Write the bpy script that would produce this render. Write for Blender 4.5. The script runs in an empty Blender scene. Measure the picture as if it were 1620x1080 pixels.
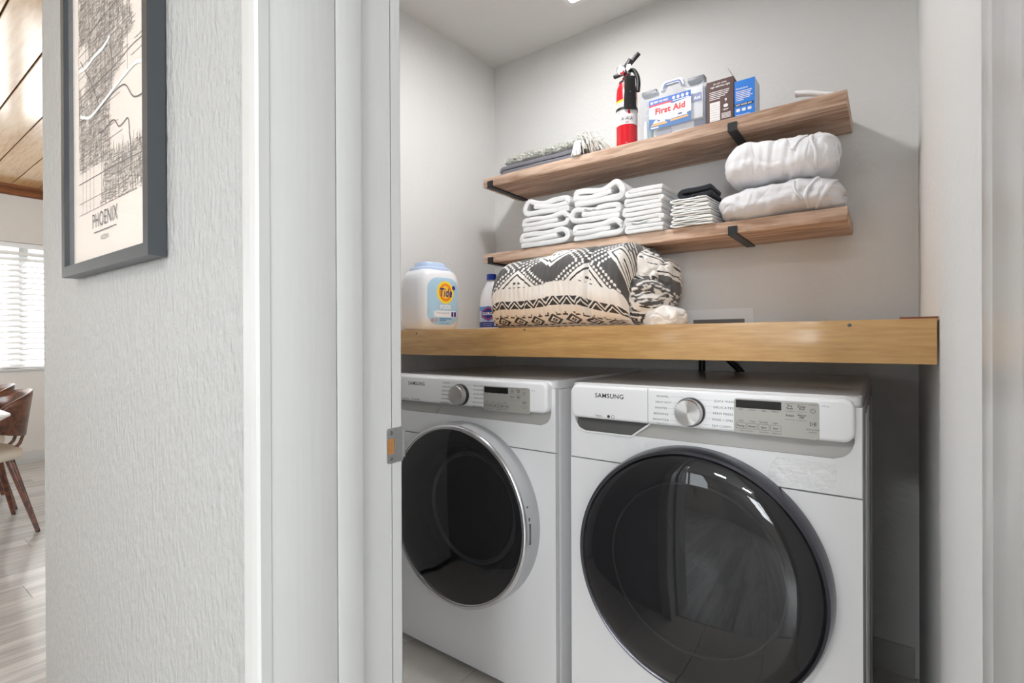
import bpy, bmesh, math, random
from mathutils import Vector, Matrix, noise
R = math.radians
random.seed(7)
SC = bpy.context.scene
COL = SC.collection

# ------------------------------------------------------------------ camera
CAM_H = 1.10
yaw, pitch, roll = R(36.44), R(-0.133), R(-0.242)
fw = Vector((-math.sin(yaw), math.cos(yaw), 0)); rt = Vector((math.cos(yaw), math.sin(yaw), 0)); up = Vector((0, 0, 1))
f2 = fw*math.cos(pitch) + up*math.sin(pitch); u2 = up*math.cos(pitch) - fw*math.sin(pitch)
r3 = rt*math.cos(roll) + u2*math.sin(roll); u3 = u2*math.cos(roll) - rt*math.sin(roll)
cam_d = bpy.data.cameras.new('camera'); cam = bpy.data.objects.new('camera', cam_d); COL.objects.link(cam)
cam_d.sensor_width = 36.0; cam_d.lens = 807.0/1620*36; cam_d.clip_start = 0.02; cam_d.clip_end = 100
cam.matrix_world = Matrix(((r3.x, u3.x, -f2.x, 0), (r3.y, u3.y, -f2.y, 0), (r3.z, u3.z, -f2.z, CAM_H), (0, 0, 0, 1)))
SC.camera = cam

# ------------------------------------------------------------------ world, lights, exposure
world = bpy.data.worlds.new('world'); SC.world = world; world.use_nodes = True
world.node_tree.nodes['Background'].inputs[0].default_value = (0.86, 0.93, 1.0, 1)
world.node_tree.nodes['Background'].inputs[1].default_value = 1.6
def area(name, loc, target, size, power, color=(1, 1, 1), size_y=None, spread=180):
    d = bpy.data.lights.new(name, 'AREA'); d.energy = power; d.color = color; d.size = size; d.spread = R(spread)
    if size_y: d.shape = 'RECTANGLE'; d.size_y = size_y
    o = bpy.data.objects.new(name, d); COL.objects.link(o); o.location = loc
    o.rotation_euler = (Vector(target)-Vector(loc)).to_track_quat('-Z', 'Y').to_euler(); return o
DAY = (0.94, 0.97, 1.0)
sun_d = bpy.data.lights.new('sun', 'SUN'); sun_d.energy = 30; sun_d.angle = R(2); sun_d.color = (1, .97, .92)
sun = bpy.data.objects.new('sun', sun_d); COL.objects.link(sun); sun.rotation_euler = Vector((.38, -.45, -.81)).to_track_quat('-Z', 'Y').to_euler()
area('window_daylight_west', (-4.2, -3.42, 1.6), (-3.8, 0.0, 1.1), 1.6, 40, DAY, 1.35)
area('window_daylight_mid', (-1.65, -3.42, 1.6), (-0.6, 0.6, 1.2), 1.1, 7, DAY, 1.35)  # unseen window light, sited to reach right wall and washer fronts
area('window_daylight_south', (1.0, -3.42, 1.6), (-0.6, 0.9, 1.1), 1.0, 38, DAY, 1.35)  # unseen window light, sited to reach the left part of the shelves
area('window_daylight_east', (1.78, -0.95, 1.35), (-0.9, 0.7, 0.7), 1.5, 11, DAY, 1.9)  # added light from the right for dryer, left closet wall and jamb
area('hall_ceiling_light', (0.60, -2.0, 2.42), (0.60, -2.0, 0), 0.34, 12, (.98, .99, 1))  # added fill behind the camera, no fixture; brightens the dryer front
area('hall_ceiling_light_near', (-0.30, -1.5, 2.42), (-0.30, -1.5, 0), 0.34, 12, (.98, .99, 1))  # second added fill without fixture, brightens the washer front
area('closet_ceiling_light', (-0.93, 1.22, 2.475), (-0.93, 1.22, 0), 0.14, 5.8, (.98, .985, 1))
SC.view_settings.view_transform = 'Standard'; SC.view_settings.look = 'None'
SC.view_settings.gamma = 1.0; SC.view_settings.use_curve_mapping = False
SC.view_settings.exposure = 0.78
try: SC.cycles.use_denoising = True
except Exception: pass
SC.cycles.max_bounces = 10; SC.cycles.transparent_max_bounces = 12
SC.cycles.sample_clamp_indirect = 6.0

# ------------------------------------------------------------------ helpers: materials
def lin(c):
    c = c/255.0
    return c/12.92 if c <= 0.04045 else ((c+0.055)/1.055)**2.4
def rgb(r, g, b): return (lin(r), lin(g), lin(b), 1)
MATS = {}
def mat(name, col, rough=0.5, metal=0.0, bump=0, bscale=200, bstretch=(1, 1, 1), var=0, vscale=20, vstretch=(1, 1, 1), coat=0, sheen=0, spec=0.5, emit=0, detail=4):
    if name in MATS: return MATS[name]
    m = bpy.data.materials.new(name); m.use_nodes = True; nt = m.node_tree; N = nt.nodes; L = nt.links
    b = N['Principled BSDF']; b.inputs['Base Color'].default_value = col; b.inputs['Roughness'].default_value = rough
    b.inputs['Metallic'].default_value = metal; b.inputs['Coat Weight'].default_value = coat; b.inputs['Coat Roughness'].default_value = .08
    b.inputs['Sheen Weight'].default_value = sheen; b.inputs['Specular IOR Level'].default_value = spec
    if emit: b.inputs['Emission Color'].default_value = col; b.inputs['Emission Strength'].default_value = emit
    def nz(scale, stretch, det):
        tc = N.new('ShaderNodeTexCoord'); mp = N.new('ShaderNodeMapping'); mp.inputs['Scale'].default_value = stretch
        n = N.new('ShaderNodeTexNoise'); n.inputs['Scale'].default_value = scale; n.inputs['Detail'].default_value = det
        L.new(tc.outputs['Object'], mp.inputs[0]); L.new(mp.outputs[0], n.inputs['Vector']); return n
    if var:
        n = nz(vscale, vstretch, 5); mx = N.new('ShaderNodeMix'); mx.data_type = 'RGBA'
        mx.inputs[6].default_value = tuple(c*(1-var) for c in col[:3])+(1,); mx.inputs[7].default_value = tuple(min(1, c*(1+var)) for c in col[:3])+(1,)
        L.new(n.outputs['Fac'], mx.inputs[0]); L.new(mx.outputs[2], b.inputs['Base Color'])
    if bump:
        n = nz(bscale, bstretch, detail); bp = N.new('ShaderNodeBump'); bp.inputs['Strength'].default_value = 1; bp.inputs['Distance'].default_value = bump
        L.new(n.outputs['Fac'], bp.inputs['Height']); L.new(bp.outputs[0], b.inputs['Normal'])
    MATS[name] = m; return m
def wood(name, dark, light, axis='X', rough=.5, scale=6, rings=3.0, knots=True, coat=0, contrast=1.0, long=0.09):
    if name in MATS: return MATS[name]
    m = bpy.data.materials.new(name); m.use_nodes = True; nt = m.node_tree; N = nt.nodes; L = nt.links; b = N['Principled BSDF']
    tc = N.new('ShaderNodeTexCoord'); mp = N.new('ShaderNodeMapping')
    s = {'X': (long, 1, 1), 'Y': (1, long, 1), 'Z': (1, 1, long)}[axis]; mp.inputs['Scale'].default_value = s
    oi = N.new('ShaderNodeObjectInfo'); ad = N.new('ShaderNodeVectorMath'); ad.operation = 'ADD'
    sc = N.new('ShaderNodeVectorMath'); sc.operation = 'SCALE'; sc.inputs[0].default_value = (3.1, 7.3, 5.7); L.new(oi.outputs['Random'], sc.inputs['Scale'])
    L.new(tc.outputs['Object'], mp.inputs[0]); L.new(mp.outputs[0], ad.inputs[0]); L.new(sc.outputs[0], ad.inputs[1])
    n1 = N.new('ShaderNodeTexNoise'); n1.inputs['Scale'].default_value = scale; n1.inputs['Detail'].default_value = 3; n1.inputs['Distortion'].default_value = .6
    n2 = N.new('ShaderNodeTexNoise'); n2.inputs['Scale'].default_value = scale*18; n2.inputs['Detail'].default_value = 4
    L.new(ad.outputs[0], n1.inputs['Vector']); L.new(ad.outputs[0], n2.inputs['Vector'])
    mu = N.new('ShaderNodeMath'); mu.operation = 'MULTIPLY'; mu.inputs[1].default_value = rings*6.283*2; L.new(n1.outputs['Fac'], mu.inputs[0])
    sn = N.new('ShaderNodeMath'); sn.operation = 'SINE'; L.new(mu.outputs[0], sn.inputs[0])
    ma = N.new('ShaderNodeMath'); ma.operation = 'MULTIPLY_ADD'; ma.inputs[1].default_value = .16*contrast; L.new(sn.outputs[0], ma.inputs[0]); L.new(n2.outputs['Fac'], ma.inputs[2])
    rp = N.new('ShaderNodeValToRGB'); rp.color_ramp.elements[0].position = .28; rp.color_ramp.elements[1].position = .72
    rp.color_ramp.elements[0].color = dark; rp.color_ramp.elements[1].color = light
    L.new(ma.outputs[0], rp.inputs[0])
    hv = N.new('ShaderNodeHueSaturation'); mr = N.new('ShaderNodeMapRange'); mr.inputs[3].default_value = .93; mr.inputs[4].default_value = 1.07
    L.new(oi.outputs['Random'], mr.inputs[0]); L.new(mr.outputs[0], hv.inputs['Value']); L.new(rp.outputs[0], hv.inputs['Color'])
    out = hv.outputs[0]
    if knots:
        vo = N.new('ShaderNodeTexVoronoi'); vo.inputs['Scale'].default_value = scale*.55; L.new(ad.outputs[0], vo.inputs['Vector'])
        kr = N.new('ShaderNodeMapRange'); kr.inputs[1].default_value = .02; kr.inputs[2].default_value = .09; kr.inputs[3].default_value = .65; kr.inputs[4].default_value = 0
        L.new(vo.outputs['Distance'], kr.inputs[0]); mx = N.new('ShaderNodeMix'); mx.data_type = 'RGBA'; mx.inputs[7].default_value = tuple(c*.35 for c in dark[:3])+(1,)
        L.new(kr.outputs[0], mx.inputs[0]); L.new(out, mx.inputs[6]); out = mx.outputs[2]
    L.new(out, b.inputs['Base Color']); b.inputs['Roughness'].default_value = rough; b.inputs['Coat Weight'].default_value = coat; b.inputs['Coat Roughness'].default_value = .12
    bp = N.new('ShaderNodeBump'); bp.inputs['Strength'].default_value = .5; bp.inputs['Distance'].default_value = .0006; L.new(n2.outputs['Fac'], bp.inputs['Height']); L.new(bp.outputs[0], b.inputs['Normal'])
    MATS[name] = m; return m
def glassy(name, col, opacity, rough=.03, spec=.5):
    if name in MATS: return MATS[name]
    m = bpy.data.materials.new(name); m.use_nodes = True; nt = m.node_tree; N = nt.nodes; L = nt.links; b = N['Principled BSDF']
    b.inputs['Base Color'].default_value = col; b.inputs['Roughness'].default_value = rough; b.inputs['Specular IOR Level'].default_value = spec
    t = N.new('ShaderNodeBsdfTransparent'); t.inputs[0].default_value = (1, 1, 1, 1); mx = N.new('ShaderNodeMixShader'); mx.inputs[0].default_value = opacity
    L.new(t.outputs[0], mx.inputs[1]); L.new(b.outputs[0], mx.inputs[2]); L.new(mx.outputs[0], N['Material Output'].inputs[0]); MATS[name] = m; return m
def attr_mat(name, rough=.9, bump=.0006, bscale=300, sheen=.2):
    m = bpy.data.materials.new(name); m.use_nodes = True; nt = m.node_tree; N = nt.nodes; L = nt.links; b = N['Principled BSDF']
    a = N.new('ShaderNodeAttribute'); a.attribute_name = 'print'; L.new(a.outputs['Color'], b.inputs['Base Color']); b.inputs['Roughness'].default_value = rough; b.inputs['Sheen Weight'].default_value = sheen
    tc = N.new('ShaderNodeTexCoord'); n = N.new('ShaderNodeTexNoise'); n.inputs['Scale'].default_value = bscale; L.new(tc.outputs['Object'], n.inputs['Vector'])
    bp = N.new('ShaderNodeBump'); bp.inputs['Distance'].default_value = bump; L.new(n.outputs['Fac'], bp.inputs['Height']); L.new(bp.outputs[0], b.inputs['Normal']); return m
# ------------------------------------------------------------------ helpers: objects
def tag(o, label=None, cat=None, group=None, kind=None):
    if label: o['label'] = label
    if cat: o['category'] = cat
    if group: o['group'] = group
    if kind: o['kind'] = kind
    return o
def link(name, me, m, parent=None, world=True):
    o = bpy.data.objects.new(name, me); COL.objects.link(o)
    if m and not me.materials: me.materials.append(m)
    if parent:
        o.parent = parent
        if world: o.matrix_parent_inverse = Matrix.Translation(-parent.location)
    return o
def raw(name, V, F, m, parent=None, smooth=False, world=True):
    me = bpy.data.meshes.new(name); me.from_pydata([tuple(v) for v in V], [], F); me.update()
    if smooth: me.polygons.foreach_set('use_smooth', [True]*len(me.polygons))
    return link(name, me, m, parent, world)
def frombm(name, bm, m, parent=None, smooth=False, world=True, auto=None):
    bmesh.ops.recalc_face_normals(bm, faces=bm.faces)
    me = bpy.data.meshes.new(name); bm.to_mesh(me); bm.free()
    if smooth or auto: me.polygons.foreach_set('use_smooth', [True]*len(me.polygons))
    if auto: me.set_sharp_from_angle(angle=R(auto))
    return link(name, me, m, parent, world)
def add_box(bm, x0, x1, y0, y1, z0, z1, bev=0, seg=2):
    r = bmesh.ops.create_cube(bm, size=1); vs = r['verts']
    for v in vs: v.co = Vector((x0+(v.co.x+.5)*(x1-x0), y0+(v.co.y+.5)*(y1-y0), z0+(v.co.z+.5)*(z1-z0)))
    if bev:
        es = list({e for v in vs for e in v.link_edges}); bmesh.ops.bevel(bm, geom=es, offset=bev, segments=seg, affect='EDGES', profile=.5)
def box(name, x0, x1, y0, y1, z0, z1, m, parent=None, bev=0, seg=2, world=True):
    bm = bmesh.new(); add_box(bm, x0, x1, y0, y1, z0, z1, bev, seg); return frombm(name, bm, m, parent, world=world, auto=35 if bev else None)
def rrect(a0, a1, b0, b1, r, n=6):
    P = []
    for cx, cy, s in ((a1-r, b1-r, 0), (a0+r, b1-r, 90), (a0+r, b0+r, 180), (a1-r, b0+r, 270)):
        for i in range(n+1): t = R(s+90*i/n); P.append((cx+r*math.cos(t), cy+r*math.sin(t)))
    return P
def circle(cx, cy, r, n=48, r2=None): return [(cx+r*math.cos(2*math.pi*i/n), cy+(r2 or r)*math.sin(2*math.pi*i/n)) for i in range(n)]
def map_ax(axis, a, b, d): return {'Y': (a, d, b), 'X': (d, a, b), 'Z': (a, b, d)}[axis]
def add_prism(bm, poly, axis, d0, d1, bev=0, seg=2, both=False):
    lo = [bm.verts.new(map_ax(axis, a, b, d0)) for a, b in poly]; hi = [bm.verts.new(map_ax(axis, a, b, d1)) for a, b in poly]
    n = len(poly); f0 = bm.faces.new(lo); f1 = bm.faces.new(hi)
    for i in range(n): bm.faces.new((lo[i], lo[(i+1) % n], hi[(i+1) % n], hi[i]))
    if bev:
        es = list(f0.edges)+(list(f1.edges) if both else [])
        bmesh.ops.bevel(bm, geom=es, offset=bev, segments=seg, affect='EDGES', profile=.5)
def prism(name, poly, axis, d0, d1, m, parent=None, bev=0, seg=2, world=True, both=False, auto=35):
    bm = bmesh.new(); add_prism(bm, poly, axis, d0, d1, bev, seg, both); return frombm(name, bm, m, parent, world=world, auto=auto)
def ringprism(name, outer, inner, axis, d0, d1, m, parent=None, world=True):
    n = len(outer); V = []; F = []
    for d in (d0, d1):
        V += [map_ax(axis, a, b, d) for a, b in outer]; V += [map_ax(axis, a, b, d) for a, b in inner]
    for i in range(n):
        j = (i+1) % n
        F += [(i, j, n+j, n+i), (2*n+i, 3*n+i, 3*n+j, 2*n+j), (i, 2*n+i, 2*n+j, j), (n+i, n+j, 3*n+j, 3*n+i)]
    bm = bmesh.new(); vs = [bm.verts.new(v) for v in V]
    for f in F: bm.faces.new([vs[k] for k in f])
    return frombm(name, bm, m, parent, world=world, auto=35)
def add_lathe(bm, prof, c, axis='Z', n=48, sx=1, sy=1):
    rings = []
    for r, h in prof:
        if r < 1e-6:
            p = {'Z': (c[0], c[1], c[2]+h), 'Y': (c[0], c[1]+h, c[2]), 'X': (c[0]+h, c[1], c[2])}[axis]; rings.append([bm.verts.new(p)])
        else:
            ring = []
            for i in range(n):
                t = 2*math.pi*i/n; a, b = r*math.cos(t)*sx, r*math.sin(t)*sy
                p = {'Z': (c[0]+a, c[1]+b, c[2]+h), 'Y': (c[0]+a, c[1]+h, c[2]+b), 'X': (c[0]+h, c[1]+a, c[2]+b)}[axis]; ring.append(bm.verts.new(p))
            rings.append(ring)
    for A, B in zip(rings, rings[1:]):
        for i in range(n):
            j = (i+1) % n
            if len(A) == 1 and len(B) == 1: continue
            if len(A) == 1: bm.faces.new((A[0], B[i], B[j]))
            elif len(B) == 1: bm.faces.new((A[i], A[j], B[0]))
            else: bm.faces.new((A[i], A[j], B[j], B[i]))
def lathe(name, prof, c, m, parent=None, axis='Z', n=48, sx=1, sy=1, world=True, auto=35):
    bm = bmesh.new(); add_lathe(bm, prof, c, axis, n, sx, sy); return frombm(name, bm, m, parent, world=world, auto=auto)
def add_tube(bm, pts, r, n=8, r1=None, cap=True):
    pts = [Vector(p) for p in pts]; rings = []; k = len(pts)
    for i, p in enumerate(pts):
        t = (pts[min(i+1, k-1)]-pts[max(i-1, 0)]).normalized(); a = t.orthogonal() if abs(t.z) > .9 else t.cross(Vector((0, 0, 1))); a.normalize(); b = t.cross(a)
        rr = r if r1 is None else r+(r1-r)*i/(k-1)
        rings.append([bm.verts.new(p+(a*math.cos(2*math.pi*j/n)+b*math.sin(2*math.pi*j/n))*rr) for j in range(n)])
    for A, B in zip(rings, rings[1:]):
        for j in range(n): bm.faces.new((A[j], A[(j+1) % n], B[(j+1) % n], B[j]))
    if cap: bm.faces.new(rings[0]); bm.faces.new(rings[-1])
def tube(name, pts, r, m, parent=None, n=10, r1=None, world=True):
    bm = bmesh.new(); add_tube(bm, pts, r, n, r1); return frombm(name, bm, m, parent, world=world, auto=50)
def smooth_path(P, k=8, closed=False):
    out = []; n = len(P); P = [Vector(p) for p in P]
    for i in range(n-1):
        p0, p1, p2, p3 = P[max(i-1, 0)], P[i], P[i+1], P[min(i+2, n-1)]
        for j in range(k):
            t = j/k; out.append(.5*((2*p1)+(p2-p0)*t+(2*p0-5*p1+4*p2-p3)*t*t+(3*p1-p0-3*p2+p3)*t**3))
    out.append(P[-1]); return out
def empty(name, loc, rz=0):
    o = bpy.data.objects.new(name, None); COL.objects.link(o); o.location = loc; o.rotation_euler = (0, 0, rz); o.empty_display_size = .05; return o
def nz(x, y, z=0): return noise.noise(Vector((x, y, z)))
_txt = {}
def text_geo(s, bold=0.0):
    k = (s, bold)
    if k in _txt: return _txt[k]
    cu = bpy.data.curves.new('t', 'FONT'); cu.body = s; cu.size = 1; cu.fill_mode = 'FRONT'; cu.resolution_u = 3; cu.offset = bold; cu.space_character = 1.08
    ob = bpy.data.objects.new('t', cu); COL.objects.link(ob); me = ob.to_mesh()
    V = [v.co.copy() for v in me.vertices]; F = [tuple(p.vertices) for p in me.polygons]
    ob.to_mesh_clear(); bpy.data.objects.remove(ob); bpy.data.curves.remove(cu)
    _txt[k] = (V, F); return _txt[k]
class Flat:
    """flat print in a plane: points (a, b) -> origin + a*U + b*W; raised by off along normal"""
    def __init__(s, o, U=(1, 0, 0), W=(0, 0, 1)): s.o = Vector(o); s.U = Vector(U); s.W = Vector(W); s.V = []; s.F = []
    def pt(s, a, b): return s.o+s.U*a+s.W*b
    def poly(s, P):
        k = len(s.V); s.V += [s.pt(*p) for p in P]; s.F.append(tuple(range(k, k+len(P)))); return s
    def rect(s, a0, a1, b0, b1): return s.poly([(a0, b0), (a1, b0), (a1, b1), (a0, b1)])
    def line(s, P, w):
        for (a, b), (c, d) in zip(P, P[1:]):
            L = math.hypot(c-a, d-b) or 1; nx, ny = -(d-b)/L*w/2, (c-a)/L*w/2
            s.poly([(a+nx, b+ny), (a-nx, b-ny), (c-nx, d-ny), (c+nx, d+ny)])
        return s
    def ring(s, cx, cy, r, w, a0=0, a1=360, n=24):
        P = [(cx+r*math.cos(R(a0+(a1-a0)*i/n)), cy+r*math.sin(R(a0+(a1-a0)*i/n))) for i in range(n+1)]; return s.line(P, w)
    def disc(s, cx, cy, r, n=28, r2=None): return s.poly(circle(cx, cy, r, n, r2))
    def text(s, t, a, b, size, align='l', bold=0.0, sx=1.0, width=None, shear=0):
        V, F = text_geo(t, bold)
        if not V: return s
        x0 = min(v.x for v in V); x1 = max(v.x for v in V); w = (x1-x0)*size
        if width: sx = width/w
        w *= sx; off = {'l': 0, 'c': -w/2, 'r': -w}[align]; k = len(s.V)
        s.V += [s.pt(a+off+(v.x-x0)*size*sx+shear*v.y*size, b+v.y*size) for v in V]; s.F += [tuple(i+k for i in f) for f in F]; return s
    def build(s, name, m, parent=None, world=True): return raw(name, s.V, s.F, m, parent, world=world)
def struct(o): o['kind'] = 'structure'; return o

# ------------------------------------------------------------------ materials
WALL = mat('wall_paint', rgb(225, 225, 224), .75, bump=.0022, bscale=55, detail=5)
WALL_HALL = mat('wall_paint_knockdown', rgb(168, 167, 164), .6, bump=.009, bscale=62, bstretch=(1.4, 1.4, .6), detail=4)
WALL_DIN = mat('wall_paint_dining', rgb(220, 217, 212), .8, bump=.001, bscale=60)
CEILP = mat('ceiling_paint', rgb(226, 226, 225), .85)
TRIM = mat('trim_semigloss', rgb(196, 196, 194), .30, bump=.0004, bscale=25, bstretch=(4, 4, .15))
WHITE_ENAMEL = mat('white_enamel', rgb(231, 231, 232), .22, coat=.4)
WHITE_PLASTIC = mat('white_plastic', rgb(236, 236, 237), .3)
RECESS_SHADE = mat('grey_plastic', rgb(172, 170, 166), .4)  # shade of the console recess painted in as an even grey
DARKGREY = mat('dark_grey_plastic', rgb(88, 87, 86), .4)
BLACK = mat('black_plastic', rgb(24, 24, 26), .4)
BLACKM = mat('black_metal', rgb(38, 40, 43), .45, metal=.3)
CHROME = mat('chrome', (.72, .73, .76, 1), .16, metal=1)
DARKCHROME = mat('dark_chrome', (.10, .10, .115, 1), .22, metal=1)
STEEL = mat('brushed_steel', (.52, .53, .54, 1), .34, metal=1)
INK = mat('ink_dark', rgb(46, 46, 48), .6)
INKG = mat('ink_grey', rgb(120, 120, 122), .6)
TOWEL = mat('white_terry', rgb(250, 250, 250), .95, bump=.004, bscale=420, sheen=.5, detail=2)
CLOTH = mat('white_cotton', rgb(248, 248, 246), .9, bump=.0015, bscale=300, sheen=.3)
WALNUT = wood('walnut_shelf', rgb(164, 130, 106), rgb(214, 186, 164), 'X', .55, 7, 2.6)
HONEY = wood('honey_maple', rgb(184, 138, 82), rgb(208, 164, 106), 'X', .33, 8, 2.2, knots=False, coat=.35, contrast=.8)
PINE = wood('pine_ceiling', rgb(206, 158, 100), rgb(232, 196, 146), 'X', .3, 4, 2.0, coat=1.0)
CROWN = wood('crown_wood', rgb(96, 54, 28), rgb(140, 86, 48), 'Y', .4, 8, 2, knots=False)
PINE.node_tree.nodes['Principled BSDF'].inputs['Coat IOR'].default_value = 2.1
PLANK = wood('grey_plank', rgb(166, 165, 163), rgb(212, 211, 209), 'Y', .30, 9, 1.5, knots=False, coat=.35, long=.04)
TILE = mat('floor_tile', rgb(208, 202, 195), .35, var=.14, vscale=7, vstretch=(1.6, .5, 1))
GROUT = mat('grout', rgb(98, 93, 88), .9)
WALNUT2 = wood('walnut_chair', rgb(58, 30, 20), rgb(116, 66, 42), 'X', .32, 12, 2, knots=False, coat=.3)
CREAM = mat('cream_upholstery', rgb(206, 196, 180), .9, bump=.001, bscale=400)

# ------------------------------------------------------------------ structure
YB, XR, XL, ZC = 2.10, 0.078, -1.658, 2.524
YH = 0.347           # hall face of the doorway wall
YI = 0.558           # closet face of the doorway wall
XE = -1.787          # outside corner of the closet block
XW = -6.30           # dining window wall
ZD = 2.50
JL, JR = -0.648, 0.0535   # jamb faces
def floor_setup():
    fl = struct(box('floor', XW-.1, 1.7, -3.3, 4.0, -.12, -.012, GROUT))
    # laundry tiles .305 x .61 long side along Y, joint at X=-1.419
    tw, tl = .305, .61; me = None
    x = -1.419-tw
    col = 0
    while x < XR:
        y = YH+.05-.3+(.305 if col % 2 else 0)
        while y < YB:
            x0, x1, y0, y1 = max(x, -1.75)+.0012, min(x+tw, XR)-.0012, max(y, .50)+.0012, min(y+tl, YB)-.0012
            if x1-x0 > .02 and y1-y0 > .02: box('tile', x0, x1, y0, y1, -.012, 0, TILE, fl, bev=.001, seg=1)
            y += tl
        x += tw; col += 1
    w, l = .185, 1.22; shared = {}
    i = 0; x = XW
    while x < 1.68:
        y = -3.3-random.random()*1.1
        while y < 4.0:
            y0, y1 = max(y, -3.3), min(y+l, 4.0)
            if x > XE-.05 and y1 > .497: y1 = .497
            if y1-y0 > .05:
                key = round(y1-y0, 2)
                if key not in shared:
                    bm = bmesh.new(); add_box(bm, .0006, w-.0006, 0, y1-y0-.0012, -.012, 0, .0008, 1); o = frombm('plank', bm, PLANK, fl); shared[key] = o.data
                else: o = link('plank', shared[key], None, fl)
                o.location = (x, y0, 0)
            if x > XE-.05 and y+l > .497: break
            y += l
        x += w; i += 1
floor_setup()
# closet shell
struct(box('wall_back', XL-.12, XR+.12, YB, YB+.1, 0, ZC, WALL))
struct(box('wall_right', XR, XR+.11, YI, YB, 0, ZC, WALL))
a = (XL, YB); b = (-1.735, YI)
struct(prism('wall_left', [a, b, (XE, YI), (XE, YB)], 'Z', 0, ZC, WALL, auto=None))
struct(box('ceiling', XE, XR+.1, YI, YB, ZC, ZC+.08, CEILP))
# doorway wall (hall side): left, right, header
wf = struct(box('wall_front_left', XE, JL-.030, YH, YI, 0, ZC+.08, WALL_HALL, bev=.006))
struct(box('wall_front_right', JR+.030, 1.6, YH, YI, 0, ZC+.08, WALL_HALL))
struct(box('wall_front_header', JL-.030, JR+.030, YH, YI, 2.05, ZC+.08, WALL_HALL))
# door jamb, stop and casings
def door_frame():
    d = empty('door_1', (-.293, .45, 0)); d['kind'] = 'structure'
    rb = .012                                            # rabbet depth
    for x0, x1, q0, q1 in ((JL-.030, JL, JL-.030, JL-rb), (JR, JR+.030, JR+rb, JR+.030)):
        box('jamb', x0, x1, YH-.001, .4465, 0, 2.03, TRIM, d, bev=.0012)
        box('door_stop', x0, x1, .4482, .4935, 0, 2.03, TRIM, d, bev=.0022)
        box('jamb', q0, q1, .4935, YI+.001, 0, 2.03, TRIM, d)
    box('jamb', JL-.03, JR+.03, YH-.001, YI+.001, 2.03, 2.05, TRIM, d)
    for y0, y1, th in ((.330, YH, .017), (YI, .583, .025)):
        hall = y0 < .4; rv = -.0012 if hall else rb
        for xa, s in ((JL-rv, -1), (JR+rv, 1)):
            w = .054; k = th/.017
            P = [(0, 0), (0, .014*k), (.004, .017*k), (.018, .017*k), (.024, .014*k), (.046, .012*k), (w, .009*k), (w, 0)]
            if s == 1 and not hall: P = [(p if p < .012 else .012, q) for p, q in P[:4]]+[(.012, 0)]
            poly = [(xa+s*p, (YH-q) if hall else (YI+q)) for p, q in P]
            prism('casing', poly, 'Z', 0, 2.09, TRIM, d, auto=None)
        box('casing', JL-.058, JR+.058, y0, y1, 2.036, 2.09, TRIM, d)
door_frame()
def strike():
    JS = JL-.012; s = empty('strike_plate', (JS, .556, .932))
    z0, z1, ya, yb = .8985, .956, .5475, .5820
    hole = rrect(.5477, .5640, .913, .939, .003, 4)
    outer = rrect(ya, yb, z0, z1, .004, 4)
    ringprism('plate', outer, hole, 'X', JS-.0005, JS+.0018, STEEL, s)
    # curved lip wrapping the casing edge
    P = [(JS+.0018, .5795), (JS+.0024, .5842), (JS+.0005, .5872), (JS-.002, .5885), (JS-.003, .5872), (JS-.001, .5855), (JS, .5825), (JS, .5795)]
    prism('lip', P, 'Z', z0+.006, z1-.004, STEEL, s)
    box('latch_hole', JS-.0004, JS+.0006, .5480, .5635, .9135, .9385, mat('raw_wood', rgb(160, 112, 62), .8, var=.2, vscale=80), s)
    for z in (.906, .948): lathe('screw', [(0, .0032), (.0025, .0030), (.0036, .0022), (.0040, .0012)], (JS, .5557, z), DARKGREY, s, axis='X', n=16)
    tag(s, 'brushed steel strike plate with raw wood latch hole on the white door jamb', 'strike plate')
strike()
# baseboards
def baseb(name, x0, x1, y0, y1, h=.10):
    struct(box(name, x0, x1, y0, y1, 0, h, TRIM, bev=.003))
baseb('baseboard_back', XL+.002, XR-.012, YB-.012, YB-.0005)
baseb('baseboard_left', -1.787-.013, XE-.0005, YH, 3.2)
baseb('baseboard_front', XE-.013, JL-.06, YH-.013, YH-.0005)
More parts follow.
